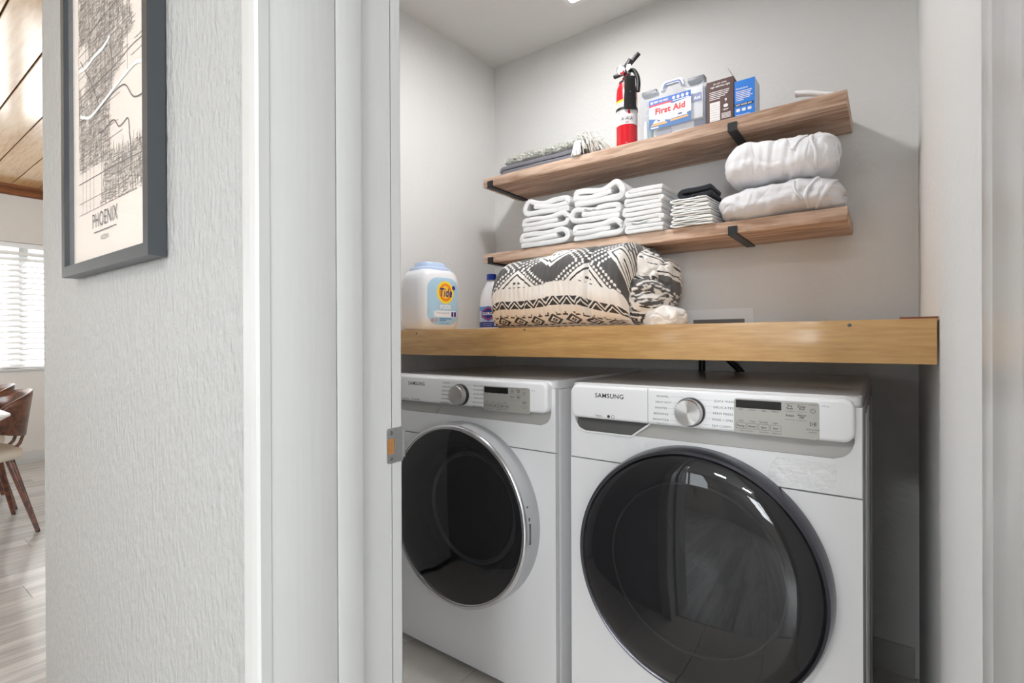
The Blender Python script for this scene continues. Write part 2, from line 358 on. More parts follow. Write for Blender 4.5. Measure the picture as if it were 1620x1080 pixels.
# dining room shell
def dining():
    WY0, WY1, WZ0, WZ1 = -.35, 1.46, .865, 2.0
    box_m = WALL_DIN
    for nm, (y0, y1, z0, z1) in {'wall_dining_low': (-3.3, 4.0, 0, WZ0), 'wall_dining_high': (-3.3, 4.0, WZ1, ZD), 'wall_dining_near': (-3.3, WY0, WZ0, WZ1), 'wall_dining_far': (WY1, 4.0, WZ0, WZ1)}.items():
        struct(box(nm, XW-.1, XW, y0, y1, z0, z1, box_m))
    struct(box('wall_dining_end', XW, XE, 3.9, 4.0, 0, ZD, WALL_DIN))
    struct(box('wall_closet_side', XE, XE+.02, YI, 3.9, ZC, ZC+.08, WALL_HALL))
    baseb('baseboard_dining', XW+.0005, XW+.014, -3.2, 3.9, .11)
    w = empty('window_1', (XW, .55, WZ0)); w['kind'] = 'structure'
    box('window_sill', XW-.06, XW+.025, WY0-.03, WY1+.03, WZ0-.025, WZ0, TRIM, w, bev=.004)
    for y0, y1, z0, z1 in ((WY0, WY1, WZ0, WZ0+.04), (WY0, WY1, WZ1-.04, WZ1), (WY0, WY0+.04, WZ0, WZ1), (WY1-.04, WY1, WZ0, WZ1), (1.07, 1.13, WZ0, WZ1)):
        box('window_frame', XW-.09, XW-.055, y0, y1, z0, z1, TRIM, w)
    for y0, y1 in ((WY0+.04, 1.07), (1.13, WY1-.04)):
        box('pane', XW-.076, XW-.07, y0, y1, WZ0+.04, WZ1-.04, glassy('window_glass', (.9, .95, 1, 1), .08), w)
    bl = empty('window_blind', (XW-.03, .55, WZ0))
    SL = mat('blind_slat', rgb(240, 242, 244), .45)
    box('headrail', XW-.05, XW-.005, WY0+.01, WY1-.01, WZ1-.045, WZ1-.003, SL, bl, bev=.003)
    me = None; n = 21
    for i in range(n):
        z = WZ0+.045+i*.0498
        if me is None:
            bm = bmesh.new(); c = []
            for k in range(5): t = k/4-.5; c.append((t*.050*math.cos(R(46)), -t*.050*math.sin(R(46))+.0025*(1-4*t*t)))
            poly = c+[(p[0], p[1]-.0028) for p in reversed(c)]
            add_prism(bm, [(p[0], p[1]) for p in poly], 'Y', WY0+.012, WY1-.012)
            o = frombm('slat', bm, SL, bl, auto=40); me = o.data
        else: o = link('slat', me, None, bl)
        o.location = (XW-.03, 0, z)
    box('bottom_rail', XW-.05, XW-.01, WY0+.012, WY1-.012, WZ0+.004, WZ0+.022, SL, bl, bev=.003)
    for y in (WY0+.15, .55, 1.18): tube('ladder_cord', [(XW-.03, y, WZ0+.02), (XW-.03, y, WZ1-.03)], .0014, SL, bl, n=6)
    tag(bl, 'white horizontal slat blind over the dining room window', 'blind')
    struct(box('wall_garden', -9.2, -9.0, -4, 7, -.1, 2.7, mat('garden_block', rgb(132, 138, 138), .9, var=.25, vscale=3)))  # wall added outside to hide bright sky, keeps the blind gaps dark
    struct(box('floor_patio', -9.0, XW-.1, -4, 7, -.12, -.02, mat('patio_concrete', rgb(214, 212, 206), .85)))
    # dining / hall ceiling in boards with dark open joints
    DJ = mat('dark_joint', rgb(52, 34, 24), .8)
    cl = struct(prism('ceiling_dining', [(XW, -3.3), (1.7, -3.3), (1.7, YH), (XE, YH), (XE, 4.0), (XW, 4.0)], 'Z', ZD+.012, ZD+.03, DJ, auto=None))
    me = {}
    y = .463-.182*21
    while y < 3.95:
        if y+.182 > -3.3:
            x1 = XE
            key = x1
            yy1 = .182-.004
            if key not in me:
                bm = bmesh.new(); add_box(bm, XW, x1, .002, yy1, ZD, ZD+.0115, .0025, 1); o = frombm('ceiling_board', bm, PINE, cl); me[key] = o.data
            else: o = link('ceiling_board', me[key], None, cl)
            o.location = (0, y, 0)
        y += .182
    struct(box('ceiling_hall', XE+.001, 1.7, -3.3, YH, ZD, ZD+.0115, CEILP))
    P = [(XW, ZD), (XW+.075, ZD), (XW+.075, ZD-.012), (XW+.052, ZD-.02), (XW+.03, ZD-.045), (XW+.012, ZD-.06), (XW+.012, ZD-.085), (XW, ZD-.085)]
    V = []; F = []
    for yy in (-3.3, 3.9): V += [(a, yy, b) for a, b in P]
    k = len(P)
    for i in range(k): F.append((i, (i+1) % k, k+(i+1) % k, k+i))
    F += [tuple(range(k)), tuple(range(k, 2*k))]
    struct(raw('trim_1', V, F, CROWN))
    # hall behind the camera
    e0, e1, ez0, ez1 = -1.7, -.2, .4, 2.3
    for nm, (y0, y1, z0, z1) in {'wall_east_1': (-3.3, e0, 0, ZD), 'wall_east_2': (e1, YH, 0, ZD), 'wall_east_3': (e0, e1, 0, ez0), 'wall_east_4': (e0, e1, ez1, ZD)}.items(): struct(box(nm, 1.6, 1.7, y0, y1, z0, z1, WALL_DIN))
    w = empty('window_5', (1.65, -.95, ez0)); w['kind'] = 'structure'  # added window out of view, lets light reach the dryer and jamb
    for y0, y1, z0, z1 in ((e0, e1, ez0, ez0+.04), (e0, e1, ez1-.04, ez1), (e0, e0+.05, ez0, ez1), (e1-.05, e1, ez0, ez1), (-.975, -.925, ez0, ez1)): box('window_frame', 1.62, 1.68, y0, y1, z0, z1, TRIM, w)
    WS = ((-5.0, -3.4), (-2.2, -1.1), (.5, 1.5)); wz0, wz1 = .92, 2.28  # last two unseen windows sited to steer light through the doorway
    xs = [XW]+[v for w_ in WS for v in w_]+[1.7]; k = 1
    for i in range(0, len(xs), 2): struct(box('wall_south_%d' % k, xs[i], xs[i+1], -3.3, -3.2, 0, ZD, WALL_DIN)); k += 1
    for i, (x0, x1) in enumerate(WS):
        struct(box('wall_south_%d' % k, x0, x1, -3.3, -3.2, 0, wz0, WALL_DIN)); struct(box('wall_south_%d' % (k+1), x0, x1, -3.3, -3.2, wz1, ZD, WALL_DIN)); k += 2
        w = empty('window_%d' % (i+2), ((x0+x1)/2, -3.25, wz0)); w['kind'] = 'structure'
        for a0, a1, z0, z1 in ((x0, x1, wz0, wz0+.04), (x0, x1, wz1-.04, wz1), (x0, x0+.05, wz0, wz1), (x1-.05, x1, wz0, wz1), ((x0+x1)/2-.025, (x0+x1)/2+.025, wz0, wz1)):
            box('window_frame', a0, a1, -3.28, -3.22, z0, z1, TRIM, w)
    # white panel door in the wall across the hall
    d = empty('door_2', (-.35, -3.19, 0)); d['kind'] = 'structure'; D = -.35
    box('door_leaf', D-.40, D+.40, -3.199, -3.165, .01, 2.04, TRIM, d, bev=.003)
    for z0, z1 in ((.2, .95), (1.1, 1.9)): box('door_panel', D-.28, D+.28, -3.168, -3.155, z0, z1, TRIM, d, bev=.006)
    for x0, x1, z0, z1 in ((D-.48, D-.4, 0, 2.12), (D+.4, D+.48, 0, 2.12), (D-.4, D+.4, 2.04, 2.12)): box('casing', x0, x1, -3.199, -3.18, z0, z1, TRIM, d, bev=.003)
dining()

# ------------------------------------------------------------------ ceiling light in the laundry
def ceiling_light():
    t = empty('ceiling_light', (-.93, 1.45, ZC))
    ringprism('trim_ring', rrect(-1.075, -.785, 1.025, 1.875, .02), rrect(-1.055, -.805, 1.045, 1.855, .012), 'Z', ZC-.03, ZC-.0005, WHITE_PLASTIC, t)
    prism('diffuser', rrect(-1.055, -.805, 1.045, 1.855, .012), 'Z', ZC-.022, ZC-.012, mat('lamp_diffuser', (1, .98, .95, 1), .6, emit=4), t)
    tag(t, 'white rectangular flush ceiling light above the laundry shelves', 'ceiling light')
ceiling_light()

# ------------------------------------------------------------------ washer and dryer
GLASS_W = glassy('door_glass_washer', (.012, .012, .014, 1), .82, .03, .7)
GLASS_D = glassy('door_glass_dryer', (.010, .010, .012, 1), .84, .03, .7)
KNOBM = None
def knob_mat():
    m = bpy.data.materials.new('turned_steel'); m.use_nodes = True; nt = m.node_tree; N = nt.nodes; L = nt.links; b = N['Principled BSDF']
    b.inputs['Base Color'].default_value = (.60, .59, .58, 1); b.inputs['Metallic'].default_value = 1; b.inputs['Roughness'].default_value = .36; b.inputs['Anisotropic'].default_value = .9
    tg = N.new('ShaderNodeTangent'); tg.direction_type = 'RADIAL'; tg.axis = 'Y'; L.new(tg.outputs[0], b.inputs['Tangent']); return m
KNOBM = knob_mat()
def machine(x0, dryer):
    W, D, H = .686, .715, .982
    t = empty('dryer' if dryer else 'washing_machine', (x0, 1.267, 0))
    kw = dict(parent=t, world=False)
    # body (slightly set back) with rounded vertical edges
    bm = bmesh.new(); add_prism(bm, rrect(0, W, .012, D, .022, 5), 'Z', .022, .955)
    bmesh.ops.delete(bm, geom=[f for f in bm.faces if len(f.verts) == 4 and all(v.co.y < .0125 for v in f.verts)], context='FACES'); body = frombm('body', bm, WHITE_ENAMEL, auto=35, **kw)
    for xx in (0.0, W):
        for y in (.16, .24, .32, .58): tube('side_rib', [(xx, y, .05), (xx, y, .93)], .0035, WHITE_ENAMEL, body, n=8, world=False)
    prism('worktop', rrect(.002, W-.002, -.004, D-.002, .026, 6), 'Z', .9555, H, WHITE_ENAMEL, bev=.008, seg=3, both=True, **kw)
    for x, y in ((.05, .06), (W-.05, .06), (.05, D-.06), (W-.05, D-.06)):
        lathe('foot', [(0, 0), (.022, 0), (.022, .012), (.012, .016), (.012, .024), (0, .024)], (x, y, 0), BLACK, n=20, **kw)
    # front panels: lower with door, upper with notch under the console
    HC = (W/2, .5395 if dryer else .5425); angs = sorted([2*math.pi*i/72 for i in range(72)]+[math.atan2(b_-HC[1], a_-HC[0]) % (2*math.pi) for a_ in (.0005, W-.0005) for b_ in (.028, .7685)])
    def onrect(t):
        c_, s_ = math.cos(t), math.sin(t); k_ = min(((W-.0005-HC[0])/c_ if c_ > 1e-9 else (.0005-HC[0])/c_ if c_ < -1e-9 else 9), ((.7685-HC[1])/s_ if s_ > 1e-9 else (.028-HC[1])/s_ if s_ < -1e-9 else 9)); return (HC[0]+k_*c_, HC[1]+k_*s_)
    DX = -.005 if dryer else 0
    ringprism('front_panel', [onrect(t_) for t_ in angs], [(HC[0]+DX+(.222)*math.cos(t_), HC[1]+.222*math.sin(t_)) for t_ in angs], 'Y', 0, .02, WHITE_ENAMEL, **kw)
    lathe('drum', [(.224, .018), (.235, .06), (.245, .12), (.245, .48), (.20, .50), (0, .50)], (HC[0], 0, HC[1]), mat('drum_steel', (.07, .07, .075, 1), .4, metal=.8), t, axis='Y', n=64, world=False)
    n = 8; arcR = [(.672-.036+.036*math.cos(R(-90*i/n)), .884+.036*math.sin(R(-90*i/n))) for i in range(n+1)]
    arcL = [(.014+.036-.036*math.cos(R(90-90*i/n)), .884-.036*math.sin(R(90-90*i/n))) for i in range(n+1)]
    P = [(.0005, .771), (W-.0005, .771), (W-.0005, .958), (.672, .958)]+arcR+arcL+[(.014, .958), (.0005, .958)]
    prism('upper_panel', P, 'Y', 0, .02, WHITE_ENAMEL, bev=.0015, seg=1, **kw)
    # recessed strip behind the notch, sloping back; grey stands in for its shade
    rec = raw('grip_recess', [(.014, .0012, .8485), (.672, .0012, .8485), (.672, .0115, .89), (.014, .0115, .89)], [(0, 1, 2, 3)], RECESS_SHADE, t, world=False)
    # recess facet (wedge) on the right; drawer grip on the left of the washer
    raw('recess_facet', [(.47, .006, .853), (.668, .006, .853), (.668, .011, .886), (.43, .011, .886), (.47, .0008, .853), (.668, .0008, .853)], [(0, 4, 3), (4, 5, 2, 3), (0, 1, 5, 4), (0, 3, 2, 1)], RECESS_SHADE, t, world=False)
    if not dryer:
        raw('drawer_grip', [(.018, .0105, .885), (.235, .0105, .885), (.185, -.002, .848), (.05, -.002, .848), (.022, -.001, .862)], [(0, 4, 3, 2, 1)], DARKGREY, t, world=False)
        tube('drawer_lip', [(.020, -.003, .868), (.03, -.004, .852), (.05, -.005, .8465), (.186, -.005, .8465), (.236, -.004, .884)], .0028, WHITE_PLASTIC, t, n=8, world=False)
    else:
        raw('recess_wedge', [(.02, .004, .852), (.20, .004, .852), (.235, .011, .886), (.02, .011, .886), (.20, -.003, .850), (.02, -.003, .850)], [(5, 4, 2, 3), (0, 3, 2, 1), (0, 1, 4, 5)], RECESS_SHADE, t, world=False)
    # console: gently bowed front
    cx0, cx1, cz0, cz1 = .014, .674, .8865, .978
    nu, nv = 34, 12; V = []; F = []
    outline = rrect(cx0, cx1, cz0, cz1, .020, 8)
    bm = bmesh.new(); rings = []
    for ins, yy in ((0, .011), (0, -.016), (.0008, -.0198), (.0028, -.0232), (.006, -.0254), (.0095, -.0262)):
        rings.append([bm.verts.new((a_, yy, b_)) for a_, b_ in rrect(cx0+ins, cx1-ins, cz0+ins, cz1-ins, .022-ins, 10)])
    for A_, B_ in zip(rings, rings[1:]):
        for q in range(len(A_)): bm.faces.new((A_[q], A_[(q+1) % len(A_)], B_[(q+1) % len(A_)], B_[q]))
    bm.faces.new(rings[0]); bm.faces.new(rings[-1]); con = frombm('control_panel', bm, WHITE_PLASTIC, auto=40, **kw)
    YF = -.0262
    if not dryer: box('drawer_seam', .2385, .2395, YF-.0001, YF+.002, .889, .976, INKG, con, world=False)
    # knob
    kx, kz = (.346, .9265) if not dryer else (.342, .9235)
    lathe('knob_base', [(.0, 0), (.0345, 0), (.0345, -.010), (.0325, -.012), (0, -.012)], (kx, YF, kz), BLACK, con, axis='Y', n=56, world=False)
    kb = lathe('knob', [(.0325, -.012), (.0325, -.0135), (.031, -.026), (.0295, -.029), (0, -.0295)], (0, 0, 0), KNOBM, con, axis='Y', n=64, world=False, auto=25)
    kb.location = (kx, YF, kz)
    # display
    dx0, dx1, dz0, dz1 = (.444, .612, .888, .966) if not dryer else (.438, .615, .882, .958)
    prism('button_pad', rrect(dx0, dx1, dz0, dz1, .006, 5), 'Y', YF-.0012, YF+.001, mat('pad_silver', rgb(176, 174, 168), .42, metal=.25), con, bev=.0008, seg=1, world=False)
    prism('display', rrect(dx0+.004, dx0+.097, dz1-.021, dz1-.003, .0015, 3), 'Y', YF-.0016, YF, mat('display_black', rgb(26, 25, 23), .2), con, world=False)
    # lettering
    F1 = Flat((0, YF-.00025, 0))
    F1.text('SAMSUNG', .091, .9455 if not dryer else .9445, .0165, bold=.018, width=.082)
    F1.build('lettering', INK, con, world=False).name = 'brand_lettering'
    F2 = Flat((0, YF-.0003, 0))
    if not dryer:
        left = ('NORMAL', 'HEAVY DUTY', 'WHITES', 'BEDDING', 'SANITIZE'); right = ('QUICK WASH', 'DELICATES', 'PERM PRESS', 'RINSE + SPIN', 'SELF CLEAN+')
        F2.text('Steam', .092, .8945, .0075); F2.disc(.1305, .8968, .004); F2.ring(.1435, .8965, .0042, .0009)
        lz = [.960-.0145*i for i in range(5)]
    else:
        left = ('NORMAL', 'HEAVY DUTY', 'BEDDING', 'PERM PRESS', 'STEAM SANITIZE', 'REFRESH'); right = ('DELICATES', 'ACTIVEWEAR', 'QUICK DRY', 'TIME DRY', 'AIR FLUFF', 'WRINKLE AWAY')
        F2.text('Steam', .035, .8935, .0075); F2.text('Multi-Steam', .063, .8925, .0065); F2.ring(.112, .895, .004, .0009); F2.text('Eco Dry', .122, .893, .007, bold=.02)
        lz = [.9595-.0133*i for i in range(6)]
    F3 = Flat((0, YF-.0003, 0))
    for i, (a, b) in enumerate(zip(left, right)):
        off = (.010, .0025, 0, -.002, -.005, -.006)[i]
        F2.text(a, .262-.0025*i, lz[i]-.003, .0068, width=min(.040, .0052*len(a))); F2.text(b, kx+.094-.0012*i+.004, lz[i]-.006, .0068, 'r', width=min(.044, .0052*len(b)))
        e = math.sqrt(max(.037**2-(lz[i]-kz)**2, .0))
        F3.line([(.262-.0025*i+min(.040, .0052*len(a))+.003, lz[i]), (kx-max(e, .016), lz[i])], .0005)
        F3.line([(kx+max(e, .016)+.001, lz[i]-.003), (kx+.094-.0012*i-min(.044, .0052*len(b))+.001, lz[i]-.003)], .0005)
    F3.text('SmartCare', .262, .8905, .0062)
    tag(F2.build('program_lettering', INK, con, world=False), kind='stuff'); tag(F3.build('program_marks', mat('ink_light', rgb(160, 160, 166), .6), con, world=False), kind='stuff')
    F4 = Flat((0, YF-.0017, 0)); ox, oz = dx0, dz0
    for i, (w1, w2, w3) in enumerate((('Hot', 'Cold', 'Temp.'), ('3 times', '1 time', 'Rinse'), ('High', 'No Spin', 'Spin'), ('Heavy', 'Light', 'Soil')) if not dryer else (('High', 'Low', 'Temp.'), ('More', 'Less', 'Dry Level'), ('Time', '20', 'Time'), ('On', 'Off', 'Anti-Static'))):
        x = ox+.015+.0235*i
        F4.text(w1, x, oz+.052, .0050, 'c'); F4.text(w2, x, oz+.0265, .0050, 'c'); F4.text(w3, x, oz+.0145, .0062, 'c', bold=.015)
        P = rrect(x-.0105, x+.0105, oz+.0105, oz+.0235, .002, 3); F4.line(P+[P[0]], .0005)
    F4.text('- Smart Monitor -', ox+.027, oz+.0045, .0042, 'c'); F4.text('Rinse+Spin', ox+.063, oz+.0045, .0042, 'c'); F4.text('Child Lock', ox+.088, oz+.0045, .0042, 'c')
    for (tx, tz), wd in zip(((.1135, .066), (.1135, .061), (.136, .066), (.136, .061), (.1135, .0455), (.136, .0475), (.136, .0425)), ('Pre', 'Soak', 'Delay', 'End', 'Steam', 'Alarm', 'Off')): F4.text(wd, ox+tx, oz+tz, .0062, 'c', bold=.012)
    for tz in (.0725, .0565, .038):
        F4.rect(ox+.104, ox+.123, oz+tz, oz+tz+.0004); F4.rect(ox+.126, ox+.1455, oz+tz, oz+tz+.0004)
    F4.rect(ox+.149, ox+.164, oz+.0725, oz+.0732); F4.rect(ox+.149, ox+.164, oz+.0145, oz+.0152)
    F4.ring(ox+.1565, oz+.0605, .0045, .0008, -235, 55); F4.rect(ox+.1561, ox+.1569, oz+.0605, oz+.066)
    P = [(ox+.1515, oz+.0285), (ox+.1515, oz+.0365), (ox+.157, oz+.0325)]; F4.line(P+[P[0]], .0008); F4.rect(ox+.1585, ox+.1597, oz+.0285, oz+.0365); F4.rect(ox+.161, ox+.1622, oz+.0285, oz+.0365)
    F4.text('Hold to Start', ox+.1565, oz+.0195, .0042, 'c')
    tag(F4.build('button_lettering', INK, con, world=False), kind='stuff')
    F5 = Flat((0, YF-.0003, 0)); F5.disc(dx1+.0055, dz1-.006, .0009, 8); F5.text('3 sec', dx1+.008, dz1-.0078, .0048); F5.build('hold_mark', INKG, con, world=False)
    # door
    cx, cz = HC[0]+DX, HC[1]
    c = (cx, 0, cz); CLR = glassy('bowl_glass', (.42, .44, .46, 1), .22, .08)
    if not dryer:
        dr = lathe('door', [(.297, .002), (.2965, -.010), (.2945, -.030), (.290, -.044), (.284, -.048), (.279, -.045), (.277, -.041)], c, DARKCHROME, t, axis='Y', n=96, world=False)
        lathe('door_glass', [(.2795, -.044), (.268, -.054), (.235, -.0625), (.18, -.069), (.10, -.074), (.04, -.0755), (0, -.0757)], c, GLASS_W, dr, axis='Y', n=96, world=False, auto=60)
        lathe('door_frame', [(.279, -.038), (.225, -.020), (.212, -.012), (.208, .01)], c, mat('frame_inner', rgb(24, 24, 26), .45), dr, axis='Y', n=72, world=False)
        lathe('door_bowl', [(.208, -.012), (.200, .03), (.19, .07), (.165, .10), (.10, .118), (0, .122)], c, CLR, dr, axis='Y', n=64, world=False, auto=60)
        lathe('bowl_rim', [(.204, -.014), (.207, -.018), (.210, -.014), (.207, -.010), (.204, -.014)], c, mat('rim_grey', rgb(150, 152, 154), .3), dr, axis='Y', n=72, world=False, auto=80)
    else:
        dr = lathe('door', [(.293, .002), (.2935, -.012), (.2930, -.030), (.2920, -.052), (.2895, -.062), (.284, -.062)], c, mat('dryer_ring', rgb(178, 179, 181), .32), t, axis='Y', n=96, world=False)
        lathe('chrome_ring', [(.2905, -.0615), (.2900, -.066), (.286, -.0705), (.279, -.0715), (.274, -.068), (.273, -.064)], c, CHROME, dr, axis='Y', n=96, world=False, auto=60)
        lathe('door_glass', [(.2745, -.0685), (.264, -.072), (.20, -.077), (.10, -.080), (0, -.081)], c, GLASS_D, dr, axis='Y', n=96, world=False, auto=60)
        lathe('door_frame', [(.275, -.060), (.215, -.016), (.208, .01)], c, mat('frame_inner', rgb(24, 24, 26), .45), dr, axis='Y', n=72, world=False)
        lathe('door_bowl', [(.200, .0), (.188, .03), (.17, .07), (.12, .09), (0, .098)], c, CLR, dr, axis='Y', n=64, world=False, auto=60)
        lathe('bowl_rim', [(.172, .030), (.180, .022), (.188, .030), (.180, .038), (.172, .030)], c, mat('rim_pale', rgb(236, 238, 240), .3), dr, axis='Y', n=72, world=False, auto=80)
        # handle slot and screw on the right flank of the ring
        for z, h in ((cz+.075, .006), (cz-.002, .060), (cz+.040, .010)):
            r = math.sqrt(.2920**2-(z-cz)**2); box('handle_slot', cx+r-.006, cx+r+.0006, -.053, -.046, z-h/2, z+h/2, DARKGREY, dr, world=False)
    # shiny protective film patch
    if not dryer: prism('film_patch', [(.505, .781), (.622, .776), (.640, .790), (.640, .836), (.528, .838), (.515, .82)], 'Y', -.0005, .001, mat('film', rgb(228, 228, 229), .06, bump=.012, bscale=26, coat=1), t, world=False)
    return t
w1 = machine(-1.466, True); tag(w1, 'white front-loading dryer with chrome-ringed door, left of the two machines', 'dryer')
w2 = machine(-.729, False); tag(w2, 'white front-loading washer with large dark bulging glass door, right machine', 'washing machine')
def hoses():
    bm = bmesh.new(); add_tube(bm, smooth_path([(-.60, 2.06, .55), (-.59, 2.05, .9), (-.585, 2.045, 1.10), (-.58, 2.07, 1.15)], 6), .012, 10); o = frombm('supply_hose', bm, BLACK, auto=60); tag(o, 'black rubber hose rising behind the washer, left of the pair', 'hose', 'washer hoses')
    bm = bmesh.new(); add_tube(bm, smooth_path([(-.36, 2.04, .60), (-.42, 2.04, .93), (-.50, 2.045, 1.04), (-.55, 2.065, 1.16)], 6), .012, 10); o = frombm('supply_hose', bm, BLACK, auto=60); tag(o, 'slanting black rubber hose behind the washer, right of the pair', 'hose', 'washer hoses')
hoses()

# ------------------------------------------------------------------ counter
def counter():
    t = empty('counter', (-.8, 1.68, 1.05))
    z0, z1, yf = 1.050, 1.1385, 1.262
    xl = -1.697
    prism('counter_top', [(xl, yf+.02), (XR-.002, yf+.02), (XR-.002, 2.028), (XL-.002, 2.028)], 'Z', 1.120, z1, HONEY, t, auto=None)
    box('front_board', xl, XR-.0035, yf, yf+.0195, z0, z1, HONEY, t, bev=.0015)
    box('edge_strip', XR-.06, XR-.0015, yf+.003, yf+.02, z1, z1+.004, mat('reddish_wood', rgb(128, 70, 44), .6), t)
    for x, z in ((-1.355, z1-.012), (-.885, 1.1322), (-.065, z1-.010)):
        lathe('screw', [(0, -.0012), (.0025, -.0012), (.0042, .0004), (.0042, .001)], (x, yf, z), DARKGREY, t, axis='Y', n=16)
    tag(t, 'honey maple wood counter spanning the closet above the washer and dryer', 'counter')
counter()

# ------------------------------------------------------------------ wall shelves
def shelf(z0, z1, label):
    t = empty('wall_shelf', (-.80, 1.96, z0))
    bm = bmesh.new(); x0, x1, y0, y1 = -1.505, -.098, 1.82, YB-.001
    add_box(bm, x0, x1, y0, y1, z0, z1, .003, 2); frombm('board', bm, WALNUT, t, auto=35)
    for x in (-1.462, -.42):
        w = .0145
        P = [(YB-.004, z0-.005), (YB-.004, z0-.0005), (y0-.0005, z0-.0005), (y0-.0005, z0+.026), (y0-.0055, z0+.026), (y0-.0055, z0-.0055), (YB-.004, z0-.0055)]
        P = [(y0-.0055, z0-.0055), (YB-.001, z0-.0055), (YB-.001, z0-.0005), (y0-.0005, z0-.0005), (y0-.0005, z0+.024), (y0-.0055, z0+.024)]
        prism('bracket', P, 'X', x-w, x+w, BLACKM, t, auto=None)
    tag(t, label, 'shelf', 'brown wooden wall shelves'); return t
shelf(1.4555, 1.4975, 'brown wooden wall shelf holding the white towels, lower of the two')
shelf(1.803, 1.8455, 'brown wooden wall shelf holding the fire extinguisher, upper of the two')
UZ, LZ, CZ = 1.8462, 1.4982, 1.1392

# ------------------------------------------------------------------ towels
def ribbon(name, path, y0, y1, thick, m, label, cat='towel', group=None, seed=0, ny=9, amp=.003, skew=0.0, sub=1, taper=0.0, fine=.0012):
    """folded cloth: smooth centre line (x,z) swept along Y, thickened"""
    C = smooth_path([(p[0], p[1], 0) for p in path], 7); n = len(C); V = []; F = []
    cxm = sum(c.x for c in C)/n; YS = [0, .012, .04]+[.1+.86*k/(ny-2) for k in range(ny-1)]+[.985, 1.0]; ny = len(YS)
    for j in range(ny):
        v = YS[j]; y = y0+(y1-y0)*v
        for i, c in enumerate(C):
            dx = amp*nz(c.x*14+seed, v*2.3, c.y*20)+skew*v; dz = amp*.8*nz(c.x*11+seed*1.7, v*3+5, seed)+fine*nz(c.x*70, y*50, seed)
            dy = .006*nz(c.x*8+seed, c.y*40, 3) if j in (0, ny-1) else 0
            V.append((cxm+(c.x-cxm)*(1-taper*v)+dx, y+dy, c.y+dz))
    for j in range(ny-1):
        for i in range(n-1): a = j*n+i; F.append((a, a+1, a+n+1, a+n))
    o = raw(name, V, F, m, None, smooth=True)
    s = o.modifiers.new('thick', 'SOLIDIFY'); s.thickness = thick; s.offset = 0; s.use_even_offset = False
    if sub: b = o.modifiers.new('round', 'SUBSURF'); b.levels = sub; b.render_levels = sub
    tag(o, label, cat, group); return o
def spiral_towel(x0, x1, z0, h, mirror=False, k=0, wav=.0):
    t = h/3.15; a = t/2; w = x1-x0; zt = z0+h-a*1.02; zb = z0+a; zm = z0+h*.5
    P = [(.02, zb), (.3, zb+.001), (.62, zb+wav*.4), (.9, zb+.003), (1.0-a/w*.6, zb+t*.55), (1.0-a/w*.3, zm+.002), (1.0-a/w, zt-t*.25), (.86, zt+wav), (.6, zt-wav), (.3, zt-wav*.2), (.08, zt-.002), (a/w, zt-t*.5), (a/w*.9, zm), (.12, zm-t*.12), (.4, zm-wav*.6), (.78, zm+wav*.8)]
    if mirror: P = [(1-p[0], p[1]) for p in P]
    return [(x0+p[0]*w, p[1]) for p in P], t*1.02
